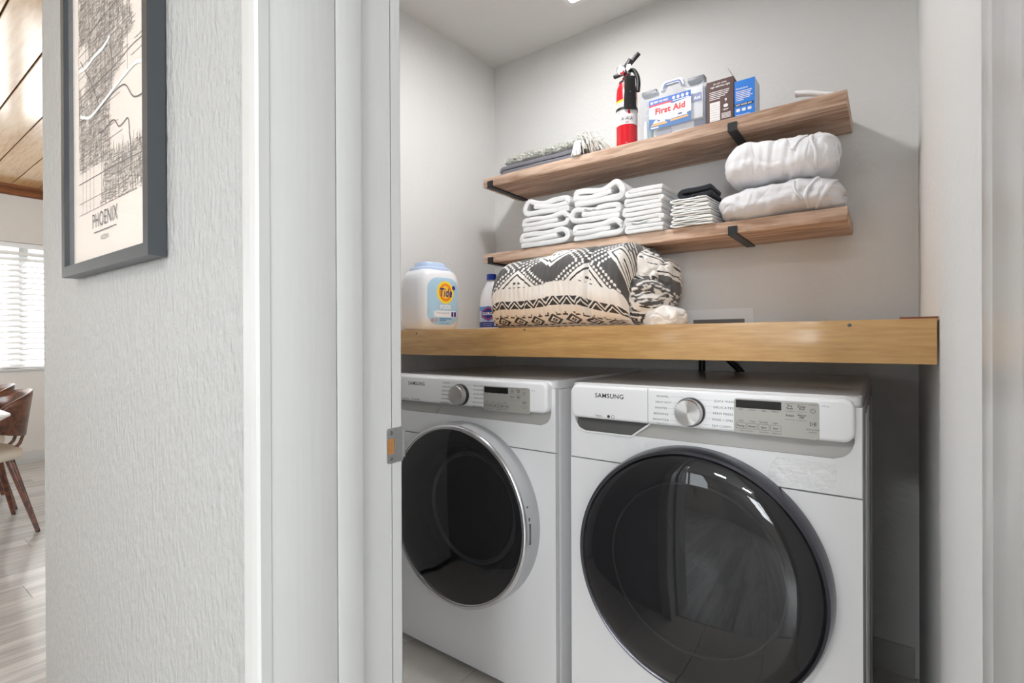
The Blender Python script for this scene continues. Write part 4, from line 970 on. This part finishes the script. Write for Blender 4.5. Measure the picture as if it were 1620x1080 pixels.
def extinguisher():
    cx, cy = -.822, 1.876; t = empty('fire_extinguisher', (cx, cy, UZ))
    RED = mat('extinguisher_red', rgb(206, 26, 40), .22, coat=.5)
    lathe('cylinder', [(0, .002), (.036, .002), (.0395, .006), (.0405, .014), (.0405, .212), (.038, .232), (.031, .250), (.021, .262), (.015, .268), (.015, .274), (0, .274)], (cx, cy, UZ), RED, t, n=56)
    def arc(name, z0, z1, a0, a1, m, r, par=t, nn=36):
        V = []; F = []
        for i in range(nn+1):
            a = R(a0+(a1-a0)*i/nn)
            for z in (z0, z1): V.append((cx+r*math.cos(a), cy+r*math.sin(a), UZ+z))
        for i in range(nn): F.append((2*i, 2*i+2, 2*i+3, 2*i+1))
        return raw(name, V, F, m, par, smooth=True)
    lab = arc('label', .082, .170, -175, 5, mat('label_white', rgb(238, 236, 236), .35), .0409); arc('label_stripe', .170, .179, -175, 5, mat('label_yellow', rgb(236, 214, 60), .4), .0410, lab)
    def put(name, m, off, fn, ac=-66):
        f = Flat((0, 0, 0)); fn(f); V = []
        for v in f.V:
            a = R(ac)+v.x/.0405; r = .0405+off; V.append((cx+r*math.cos(a), cy+r*math.sin(a), UZ+v.z))
        return raw(name, V, f.F, m, lab)
    def marks(f):
        for k in (-1, 0, 1):
            x = k*.0165; P = rrect(x-.0065, x+.0065, .096, .110, .001, 2); f.line(P+[P[0]], .001); f.line([(x-.004, .099), (x, .105), (x+.004, .100)], .003); f.disc(x+.001, .107, .0016, 8)
        f.text('ABC', 0, .086, .008, 'c', bold=.02)
        for k in range(4): f.line([(-.036, .162-.010*k), (-.030, .159-.010*k), (-.034, .156-.010*k)], .0016); f.rect(-.027, -.012, .157-.010*k, .1585-.010*k)
        for k in range(6): f.rect(.020, .036, .160-.007*k, .1612-.007*k)
    put('label_print', INK, .0009, marks); put('label_red_mark', RED, .0009, lambda f: (f.disc(.008, .128, .005, 16, .008), f.poly([(.003, .124), (.014, .121), (.012, .130)])))
    # black wall-bracket plate strapped to the front
    d = Vector((.62, -.78, 0)).normalized(); s = Vector((.78, .62, 0))
    def local(a, b, c): return Vector((cx, cy, UZ))+s*a+d*b+Vector((0, 0, c))
    def lbox(name, a0, a1, b0, b1, c0, c1, m, par=t, bev=.0025, tp=0.0):
        bm = bmesh.new(); add_box(bm, a0, a1, b0, b1, c0, c1, bev, 2)
        for v in bm.verts: k = 1+tp*(v.co.z-c0)/(c1-c0); v.co = local((v.co.x)*k, v.co.y, v.co.z)
        return frombm(name, bm, m, par, auto=35)
    br = lbox('bracket', -.024, .024, .040, .051, .136, .262, BLACK, tp=-.16)
    for c in (.147, .200, .254):
        bm = bmesh.new(); add_lathe(bm, [(0, .0016), (.0018, .0014), (.0022, 0)], (0, 0, 0), 'Y', 12)
        for v in bm.verts: v.co = local(v.co.x*(.75), .0512+v.co.y, c+v.co.z)
        frombm('rivet', bm, CHROME if c == .2 else DARKGREY, br, auto=40)
    arc('strap', .140, .150, -150, 60, BLACK, .0422, br); arc('strap', .236, .258, -150, 60, BLACK, .0300, br)
    # valve, gauge, levers
    lathe('neck', [(.0165, .268), (.0165, .276), (.0125, .278), (.0125, .292), (0, .293)], (cx, cy, UZ), mat('neck_red', rgb(120, 20, 30), .4), t, n=28)
    box('valve_body', cx-.012, cx+.014, cy-.011, cy+.011, UZ+.286, UZ+.318, mat('valve_alu', (.30, .30, .32, 1), .35, metal=.9), t, bev=.003)
    g = Vector((cx-.014, cy-.018, UZ+.303)); gd = Vector((.22, -.92, -.28)).normalized()
    q = gd.to_track_quat('Y', 'Z')
    def gl(name, prof, m):
        bm = bmesh.new(); add_lathe(bm, prof, (0, 0, 0), 'Y', 32)
        for v in bm.verts: v.co = g+q @ v.co
        return frombm(name, bm, m, t, auto=35)
    ga = gl('gauge', [(0, 0), (.0165, 0), (.0175, .003), (.0175, .011), (.0155, .013), (.0150, .011)], CHROME)
    gl('gauge_face', [(.0152, .0112), (0, .0114)], mat('gauge_white', rgb(240, 240, 240), .3))
    bm = bmesh.new()
    for a0, a1 in ((200, 290),):
        for k in range(8):
            b0, b1 = R(a0+(a1-a0)*k/8), R(a0+(a1-a0)*(k+1)/8); vs = [bm.verts.new(g+q @ Vector((r*math.cos(b), .0118, r*math.sin(b)))) for r, b in ((.009, b0), (.0148, b0), (.0148, b1), (.009, b1))]; bm.faces.new(vs)
    frombm('gauge_red_zone', bm, RED, ga)
    def lever(name, p0, p1, w, h, m):
        p0, p1 = Vector(p0), Vector(p1); t_ = (p1-p0).normalized(); sd = Vector((0, 1, 0)); u_ = t_.cross(sd).normalized(); bm = bmesh.new(); L = (p1-p0).length
        add_box(bm, 0, L, -w/2, w/2, -h/2, h/2, min(w, h)*.25, 2)
        for v in bm.verts: c = v.co.copy(); v.co = Vector((cx, cy, UZ))+p0+t_*c.x+sd*c.y-u_*c.z
        return frombm(name, bm, m, t, auto=40)
    lever('carry_handle', (-.010, 0, .300), (-.052, -.006, .292), .016, .012, BLACK)
    lever('squeeze_lever', (.000, 0, .318), (.050, .004, .360), .018, .012, BLACK); lever('lever_hinge', (-.004, -.014, .308), (.022, -.014, .338), .012, .014, BLACK)
    prism('safety_tag', [(cx+.006, UZ+.300), (cx+.018, UZ+.292), (cx+.030, UZ+.300), (cx+.026, UZ+.313), (cx+.012, UZ+.316)], 'Y', cy-.0245, cy-.023, mat('tag_white', rgb(248, 248, 248), .5), t)
    bm = bmesh.new(); add_tube(bm, smooth_path([(cx+.012, cy, UZ+.303), (cx+.030, cy-.002, UZ+.296), (cx+.046, cy-.006, UZ+.268), (cx+.052, cy-.010, UZ+.235), (cx+.050, cy-.012, UZ+.205)], 6), .0075, 12, .0085); frombm('discharge_hose', bm, BLACK, t, auto=60)
    tag(t, 'red fire extinguisher with black bracket standing on the upper shelf', 'fire extinguisher')
extinguisher()
def first_aid():
    x0, x1, y0, y1, z0, z1 = -.757, -.516, 1.848, 1.925, UZ, UZ+.178
    t = empty('first_aid_kit', ((x0+x1)/2, (y0+y1)/2, UZ))
    CASE = glassy('clear_case', (.70, .74, .82, 1), .24, .10)
    prism('case_shell', rrect(x0, x1, z0+.0006, z1, .012, 5), 'Y', y0, y1, CASE, t, bev=.004)
    prism('back_shell', rrect(x0+.004, x1-.004, z0+.004, z1-.004, .010, 5), 'Y', y1-.012, y1-.004, mat('case_white', rgb(176, 186, 206), .4), t)
    TUBE = mat('kit_tube', rgb(240, 244, 246), .3); 
    for i, (x, h, r) in enumerate(((-.742, .075, .008), (-.722, .088, .009), (-.703, .082, .008))): lathe('tube', [(0, 0), (r, 0), (r, h-.01), (r*.6, h), (0, h)], (x, y0+.022, z0+.008), TUBE if i != 1 else mat('kit_teal', rgb(132, 164, 168), .3), t, n=20)
    box('packet', x0+.06, x1-.045, y0+.016, y0+.030, z0+.008, z0+.04, mat('packet_white', rgb(238, 240, 244), .5), t, bev=.002)
    box('packet', x1-.07, x1-.012, y0+.012, y0+.028, z0+.045, z1-.02, MATS['packet_white'], t, bev=.002)
    box('packet', x1-.069, x1-.016, y0+.0105, y0+.0118, z1-.075, z1-.045, mat('packet_blue', rgb(128, 134, 186), .5), t)
    box('packet', x0+.065, x0+.115, y0+.008, y0+.014, z0+.006, z0+.034, mat('packet_ribbed', rgb(150, 156, 170), .5), t)
    # pouch creases
    for k, (a, b, c, d) in enumerate(((.01, .11, .06, .165), (.02, .10, .055, .12), (.015, .13, .06, .13), (.20, .145, .232, .170), (.16, .165, .23, .150))): tube('pouch_crease', [(x0+a, y0+.02, z0+b), (x0+c, y0+.014, z0+d)], .0016, MATS['packet_white'], t, n=6)
    GL = mat('latch_grey', rgb(126, 129, 134), .4)
    for a0, a1 in ((x0+.004, x0+.062), (x1-.064, x1-.006)):
        l = box('latch', a0, a1, y0+.006, y0+.040, z1-.004, z1+.014, GL, t, bev=.004); box('latch_slot', a0+.004, a1-.004, y0+.0052, y0+.0062, z1-.001, z1+.002, BLACK, l)
    HP = [(x0+.076, z1), (x0+.082, z1+.022), (x0+.092, z1+.030), (x1-.092, z1+.030), (x1-.082, z1+.022), (x1-.076, z1)]
    HI = [(x0+.090, z1), (x0+.093, z1+.013), (x0+.098, z1+.018), (x1-.098, z1+.018), (x1-.093, z1+.013), (x1-.090, z1)]
    h = prism('handle', HP+HI[::-1], 'Y', y0+.010, y0+.030, mat('handle_white', rgb(238, 240, 246), .35), t, bev=.002)
    ins = [(x0+.084, z1+.002), (x0+.089, z1+.017), (x0+.096, z1+.0235), (x1-.096, z1+.0235), (x1-.089, z1+.017), (x1-.084, z1+.002)]
    prism('handle_inlay', ins+[(p[0]+(.004 if p[0] < -.63 else -.004), p[1]-.004) for p in ins[::-1]], 'Y', y0+.008, y0+.012, mat('inlay_blue', rgb(62, 88, 160), .4), h)
    # label
    LX0, LX1, LZ0, LZ1 = -.720, -.566, UZ+.036, UZ+.146; ly = y0-.0006
    lb = box('label', LX0, LX1, ly-.0004, ly+.0004, LZ0, LZ1, mat('kit_label_white', rgb(240, 242, 246), .4), t)
    def P(name, col, k, fn): f = Flat((0, ly-.0006-.0002*k, 0)); fn(f); return f.build(name, mat('kit_'+name, col, .45), lb)
    w, hh = LX1-LX0, LZ1-LZ0
    P('label_header', rgb(40, 96, 186), 0, lambda f: f.poly([(LX0, LZ1), (LX0, LZ1-.020), (LX0+w*.45, LZ1-.020), (LX0+w*.56, LZ1-.030), (LX1, LZ1-.024), (LX1, LZ1)]))
    P('label_sea', rgb(70, 118, 176), 0, lambda f: f.poly([(LX0, LZ0), (LX1, LZ0), (LX1, LZ0+.036), (LX0+w*.5, LZ0+.024), (LX0, LZ0+.042)]))
    P('label_red_flash', rgb(216, 52, 68), 1, lambda f: f.poly([(LX0, LZ1-.019), (LX0, LZ1-.027), (LX0+w*.1, LZ1-.025), (LX0+w*.60, LZ1-.025), (LX0+w*.50, LZ1-.018)]))
    P('title_lettering', rgb(206, 34, 44), 2, lambda f: f.text('First Aid', LX0+w*.51, LZ1-.056, .030, 'c', bold=.05, width=w*.72))
    P('header_lettering', rgb(244, 246, 250), 3, lambda f: (f.text('FIRST AID ONLY', LX0+.018, LZ1-.014, .010, 'l', bold=.03, width=w*.36), f.disc(LX0+.010, LZ1-.011, .005, 12), [f.disc(LX0+w*(.60+.105*k), LZ1-.012, .0052, 14, .006) for k in range(4)], f.rect(LX0+w*.58, LX0+w*.96, LZ1-.0235, LZ1-.021)))
    P('kit_art', rgb(238, 176, 112), 3, lambda f: (f.poly([(LX0+.006, LZ0+.012), (LX0+w*.44, LZ0+.012), (LX0+w*.44, LZ0+.019), (LX0+.012, LZ0+.020)]), f.poly([(LX0+w*.52, LZ0+.015), (LX0+w*.95, LZ0+.018), (LX0+w*.93, LZ0+.024), (LX0+w*.52, LZ0+.022)])))
    P('kit_art_white', rgb(242, 244, 248), 4, lambda f: (f.poly([(LX0+.014, LZ0+.021), (LX0+w*.40, LZ0+.021), (LX0+w*.36, LZ0+.033), (LX0+.022, LZ0+.032)]), f.poly([(LX0+w*.56, LZ0+.025), (LX0+w*.92, LZ0+.027), (LX0+w*.88, LZ0+.039), (LX0+w*.60, LZ0+.035)]), f.rect(LX0+.006, LX0+.036, LZ0+.003, LZ0+.008)))
    P('small_lettering', rgb(70, 90, 150), 5, lambda f: (f.text('work   travel   home', LX0+w*.52, LZ1-.065, .007, 'c', width=w*.62), f.rect(LX0+w*.2, LX0+w*.27, LZ0+.026, LZ0+.031), f.rect(LX0+w*.70, LX0+w*.80, LZ0+.032, LZ0+.038)))
    P('side_lettering', rgb(228, 230, 240), 0, lambda f: f.text('Aid', LX1+.010, UZ+.106, .015, 'l', bold=.03))
    tag(t, 'clear plastic first aid kit with blue handle and red title label', 'first aid kit')
first_aid()
def boxes():
    x0, x1, y0, y1, z0, z1 = -.5125, -.4235, 1.850, 1.905, UZ, UZ+.152
    t = empty('brown_carton', ((x0+x1)/2, (y0+y1)/2, UZ)); BR = mat('carton_brown', rgb(84, 54, 48), .5)
    # open-topped box: walls and flap
    for nm, a in (('carton_front', (x0, x1, y0, y0+.001)), ('carton_back', (x0, x1, y1-.001, y1))): box(nm, a[0], a[1], a[2], a[3], z0, z1, BR, t)
    for xx in (x0, x1-.001): box('carton_side', xx, xx+.001, y0+.001, y1-.001, z0, z1, BR, t)
    box('carton_bottom', x0+.001, x1-.001, y0+.001, y1-.001, z0, z0+.001, BR, t)
    raw('carton_flap', [(x1-.0008, y0+.004, z1), (x1-.0008, y1-.004, z1), (x1-.020, y1-.006, z1+.034), (x1-.020, y0+.006, z1+.034), (x1, y0+.004, z1), (x1, y1-.004, z1), (x1-.0192, y1-.006, z1+.0345), (x1-.0192, y0+.006, z1+.0345)], [(0, 1, 2, 3), (4, 7, 6, 5), (0, 3, 7, 4), (1, 5, 6, 2), (2, 6, 7, 3), (0, 4, 5, 1)], mat('carton_inner', rgb(158, 156, 152), .7), t)
    f = Flat((0, y0-.0004, 0)); f.text('60 soft white', x0+.045, z1-.014, .0075, 'c', bold=.02); f.text('high definition light', x0+.046, z1-.024, .0085, 'c', bold=.03, width=.064)
    for k in range(5): f.rect(x0+.010, x0+(.076, .074, .07, .062, .045)[k], z1-.040-.0062*k, z1-.0375-.0062*k)
    f.text('9', x0+.064, z0+.072, .016, 'c', bold=.02); f.disc(x0+.064, z0+.058, .008, 14, .006); f.text('18W', x0+.064, z0+.042, .009, 'c', bold=.02)
    for k in range(5): f.rect(x0+.050, x0+.080, z0+.016+.004*k, z0+.018+.004*k)
    tag(f.build('lettering', mat('print_white', rgb(232, 228, 226), .5), t), kind='stuff')
    f = Flat((0, y0-.0004, 0)); f.rect(x0+.011, x0+.045, z0+.012, z0+.078); p = f.build('facts_panel', MATS['print_white'], t)
    f = Flat((0, y0-.0007, 0)); [f.rect(x0+.013, x0+(.043 if k % 3 else .036), z0+.016+.0085*k, z0+.0168+.0085*k) for k in range(7)]; f.build('facts_rules', INKG, p)
    tag(t, 'dark brown light bulb carton with open top flap beside the first aid kit', 'carton')
    x0, x1, y0, y1, z1 = -.421, -.356, 1.850, 1.925, UZ+.129
    t = empty('blue_carton', ((x0+x1)/2, (y0+y1)/2, UZ)); BL = mat('carton_blue', rgb(42, 124, 216), .4)
    box('carton_body', x0, x1, y0, y1, UZ, z1, mat('carton_white', rgb(214, 218, 228), .5), t, bev=.001); fr = box('carton_face', x0+.0003, x1-.0003, y0-.0006, y0+.0004, UZ+.0006, z1-.0006, BL, t)
    f = Flat((0, y0-.0009, 0)); f.text('Reminders', x0+.006, z1-.030, .008, 'l', bold=.02)
    for k in range(6): f.rect(x0+.006, x0+(.056, .052, .05, .058, .05, .03)[k], z1-.039-.0058*k, z1-.0365-.0058*k)
    for k in range(3): f.poly(rrect(x0+.006+.018*k, x0+.018+.018*k, UZ+.024, UZ+.034, .002, 2))
    f.rect(x0+.006, x0+.05, UZ+.012, UZ+.0135); f.rect(x0+.006, x0+.04, UZ+.007, UZ+.0085); tag(f.build('lettering', MATS['print_white'], fr), kind='stuff')
    f = Flat((0, y0-.0009, 0)); f.poly(rrect(x0+.001, x1-.004, UZ+.041, UZ+.051, .004, 3)); bd = f.build('banner', mat('banner_navy', rgb(24, 44, 84), .5), fr)
    f = Flat((0, y0-.0012, 0)); f.text('SOFT WHITE 60W', x0+.030, UZ+.0435, .0075, 'c', bold=.03, width=.050); f.build('banner_lettering', MATS['print_white'], bd)
    tag(t, 'bright blue light bulb carton with white side standing on the upper shelf', 'carton')
boxes()
def wand():
    pts = smooth_path([(-.300, 1.862, UZ+.006), (-.250, 1.885, UZ+.010), (-.215, 1.93, UZ+.009), (-.17, 1.95, UZ+.007)], 6)
    t = empty('plastic_wand', (-.2, 1.92, UZ)); PW = mat('wand_white', rgb(244, 244, 244), .3)
    bm = bmesh.new(); C = smooth_path([(-.246, 1.905, UZ+.058), (-.236, 1.905, UZ+.058), (-.20, 1.90, UZ+.046), (-.15, 1.895, UZ+.024), (-.115, 1.893, UZ+.010)], 6)
    add_tube(bm, C, .010, 14, .0075)
    for v in bm.verts: v.co.y = 1.90+(v.co.y-1.90)*1.6
    frombm('wand_handle', bm, PW, t, auto=60)
    bm = bmesh.new(); add_tube(bm, [(-.305, 1.845, UZ+.004), (-.26, 1.87, UZ+.010), (-.20, 1.895, UZ+.016), (-.15, 1.9, UZ+.016)], .0038, 8); frombm('wand_rod', bm, PW, t, auto=60)
    tag(t, 'slim white plastic wand lying at the right end of the upper shelf', 'wand')
wand()

# ------------------------------------------------------------------ framed map in the hall
def framed_map():
    X0, X1, Z0, Z1 = -1.476, -.974, 1.2425, 2.06; yf, yw = .318, YH-.0025; b = .022
    t = empty('framed_map', ((X0+X1)/2, yw, Z0)); FR = mat('frame_black', rgb(72, 76, 80), .34, metal=.25, bump=.0005, bscale=30, bstretch=(.1, 1, 1))
    I = (X0+b, X1-b, Z0+b, Z1-b)
    for P in ([(X0, Z0), (X1, Z0), (I[1], I[2]), (I[0], I[2])], [(X0, Z1), (I[0], I[3]), (I[1], I[3]), (X1, Z1)], [(X0, Z0), (I[0], I[2]), (I[0], I[3]), (X0, Z1)], [(X1, Z0), (X1, Z1), (I[1], I[3]), (I[1], I[2])]):
        prism('frame_bar', P, 'Y', yf, yw, FR, t, auto=None)
    py = yf+.017
    pr = box('print', I[0], I[1], py, py+.002, I[2], I[3], mat('map_paper', rgb(222, 210, 198), .6), t)
    rnd = random.Random(11)
    mx0, mx1, mz0, mz1 = I[0]+.042, I[1]-.030, Z0+.130, Z1-.03
    A = Flat((0, py-.0004, 0)); B = Flat((0, py-.0006, 0)); C = Flat((0, py-.0009, 0)); W = Flat((0, py-.0012, 0)); T = Flat((0, py-.0014, 0))
    def void(x, z):
        n = nz(x*5+3, z*5, 2)+.5*nz(x*11, z*11, 5)
        return n < -.22 or (abs(x+1.13-.25*(z-1.5)) < .05+.03*nz(z*9, 1) and 1.46 < z < 1.66) or (z < 1.46 and x < -1.28+.12*nz(z*8, 4))
    for k in range(15000):
        x = rnd.uniform(mx0, mx1); z = rnd.uniform(mz0, mz1)
        if void(x, z): continue
        L = rnd.uniform(.006, .022); hor = rnd.random() < .5; x2 = min(x+L, mx1) if hor else x; z2 = z if hor else min(z+L, mz1)
        A.line([(x, z), (x2, z2)], rnd.uniform(.0006, .0011))
    gx = mx0
    while gx < mx1:
        z = mz0
        while z < mz1:
            L = rnd.uniform(.08, .3)
            if not void(gx, z+L/2): B.line([(gx, z), (gx, min(z+L, mz1))], .0013)
            z += L*1.15
        gx += .0245
    z = mz0
    while z < mz1:
        x = mx0
        while x < mx1:
            L = rnd.uniform(.1, .35)
            if not void(min(x+L/2, mx1), z): B.line([(x, z), (min(x+L, mx1), z+.0005)], .0013)
            x += L*1.1
        z += .0245
    def pl(P, w, f): f.line([(p.x, p.y) for p in smooth_path([(a, b, 0) for a, b in P], 6)], w)
    pl([(-1.403, 1.574), (-1.306, 1.568), (-1.255, 1.57), (-1.20, 1.577), (-1.158, 1.578), (-1.125, 1.571), (-1.083, 1.538), (-1.012, 1.532)], .0028, C)
    pl([(-1.278, 1.522), (-1.255, 1.518), (-1.193, 1.525), (-1.165, 1.506), (-1.141, 1.506), (-1.115, 1.508), (-1.108, 1.477), (-1.102, 1.452), (-1.10, 1.40)], .0028, C)
    pl([(-1.209, 1.82), (-1.209, 1.688), (-1.198, 1.641), (-1.204, 1.60), (-1.2, 1.577)], .0020, C)
    pl([(-1.399, 1.703), (-1.325, 1.634), (-1.274, 1.571)], .0020, C)
    pl([(mx0, 1.625), (-1.2, 1.626), (-1.10, 1.634), (mx1, 1.632)], .0018, C); pl([(mx0, 1.44), (-1.19, 1.437), (mx1, 1.432)], .0016, C); pl([(-1.35, 1.74), (-1.2, 1.745), (mx1, 1.742)], .0018, C)
    pl([(-1.40, 1.585), (-1.370, 1.575), (-1.328, 1.567), (-1.248, 1.576), (-1.158, 1.589), (-1.092, 1.596), (-1.06, 1.594), (mx1, 1.581)], .0065, W)
    pl([(-1.41, 1.684), (-1.36, 1.678), (-1.305, 1.683), (-1.25, 1.683), (-1.209, 1.692)], .0075, W)
    tx = -1.247
    T.text('PHOENIX', tx, 1.3335, .042, 'c', bold=-.005, width=.148); T.rect(tx-.066, tx+.066, 1.3225, 1.3245); T.text('ARIZONA', tx, 1.3045, .014, 'c', width=.046)
    tag(A.build('street_print', mat('map_ink_light', rgb(150, 137, 125), .7), pr), kind='stuff'); B.build('road_print', mat('map_ink_mid', rgb(124, 110, 98), .7), pr); C.build('highway_print', mat('map_ink_dark', rgb(70, 58, 50), .7), pr)
    W.build('river_print', mat('map_river', rgb(232, 238, 236), .5), pr); T.build('lettering', INK, pr)
    gl = box('glazing', I[0]+.0005, I[1]-.0005, yf+.009, yf+.0105, I[2]+.0005, I[3]-.0005, glassy('picture_glass', (1, 1, 1, 1), .07, .02, 1.0), t)
    tag(t, 'framed brown street map of Phoenix in a black frame on the hall wall', 'picture')
framed_map()

# ------------------------------------------------------------------ dining table and chairs
def chair():
    t = empty('dining_chair', (0, 0, 0)); kw = dict(parent=t, world=False)
    # seat pad, chair faces -Y
    V = []; F = []; n = 36
    for r, z in ((.80, .415), (.97, .425), (1.0, .445), (.98, .468), (.85, .482), (.4, .485)):
        for i in range(n):
            a = 2*math.pi*i/n; c, s = math.cos(a), math.sin(a); p = 3; k = (abs(c)**p+abs(s)**p)**(-1/p); V.append((.225*r*k*c, .215*r*k*s, z))
    for i in range(5):
        for j in range(n): F.append((i*n+j, i*n+(j+1) % n, (i+1)*n+(j+1) % n, (i+1)*n+j))
    F += [tuple(reversed(range(n))), tuple(range(5*n, 6*n))]
    raw('seat', V, F, CREAM, smooth=True, **kw)
    for sx in (-1, 1):
        for sy in (-1, 1):
            bm = bmesh.new(); add_tube(bm, [(sx*.15, sy*.14, .418), (sx*.26, sy*.235, .006)], .021, 14, .011); lg = frombm('leg', bm, WALNUT2, auto=50, **kw)
            lathe('foot_glide', [(0, 0), (.010, 0), (.010, .007), (0, .007)], (sx*.2605, sy*.2355, 0), BLACK, lg, n=14, world=False)
    # wrap-around bent wood back
    V = []; F = []; m = 40; k = 7
    for i in range(m+1):
        u = i/m; a = R(8+164*u)
        w = math.sin(math.pi*u)**.6 if 0 < u < 1 else 0
        for j in range(k+1):
            v = j/k; zl = .545+.06*(1-w); zh = .70+.115*w; z = zl+(zh-zl)*v; rr = 1+.16*v
            V.append((.245*rr*math.cos(a), .205*rr*math.sin(a)+.025, z))
    for i in range(m):
        for j in range(k): q = i*(k+1)+j; F.append((q, q+k+1, q+k+2, q+1))
    o = raw('backrest', V, F, WALNUT2, smooth=True, **kw); s = o.modifiers.new('thick', 'SOLIDIFY'); s.thickness = .013; s.offset = 0
    for sx in (-.07, .07): tube('back_support', [(sx, .15, .44), (sx, .20, .50), (sx, .222, .57)], .009, WALNUT2, t, world=False)
    return t
def dup(root, loc, rz):
    r = root.copy(); COL.objects.link(r); r.location = loc; r.rotation_euler = (0, 0, rz)
    for ch in list(root.children):
        c = ch.copy(); COL.objects.link(c); c.parent = r
        for g in ch.children: d = g.copy(); COL.objects.link(d); d.parent = c
    return r
def dining_set():
    c1 = chair(); c1.location = (-4.235, .50, 0); c1.rotation_euler = (0, 0, R(2)); tag(c1, 'walnut curved-back dining chair with cream seat, nearer of the two', 'chair', 'walnut dining chairs')
    c2 = dup(c1, (-4.90, .53, 0), R(-2)); tag(c2, 'walnut curved-back dining chair mostly hidden behind the nearer one', 'chair', 'walnut dining chairs')
    t = empty('dining_table', (-4.5, .05, 0))
    P = rrect(-5.5, -3.48, -.45, .556, .02, 4); bm = bmesh.new(); lo = [(-4.49+(a+4.49)*.972, .053+(b-.053)*.94) for a, b in P]
    V = [(a, b, .748) for a, b in P]+[(a, b, .738) for a, b in P]+[(a, b, .715) for a, b in lo]; n = len(P); F = [tuple(range(n)), tuple(reversed(range(2*n, 3*n)))]
    for k in (0, n):
        for i in range(n): j = (i+1) % n; F.append((k+i, k+n+i, k+n+j, k+j))
    raw('table_top', V, F, mat('table_white', rgb(232, 230, 228), .18, var=.05, vscale=6), t)
    for x in (-3.70, -5.28):
        for y in (-.36, .50): bm = bmesh.new(); add_tube(bm, [(x+(.06 if x > -4.5 else -.06)*-1, y*.8, .72), (x, y, .0)], .030, 14, .018); frombm('table_leg', bm, wood('table_leg_wood', rgb(96, 40, 30), rgb(140, 68, 50), 'Z', .35, 10, 2, knots=False), t, auto=50)
    tag(t, 'white-topped dining table with tapered reddish wooden legs', 'table')
dining_set()
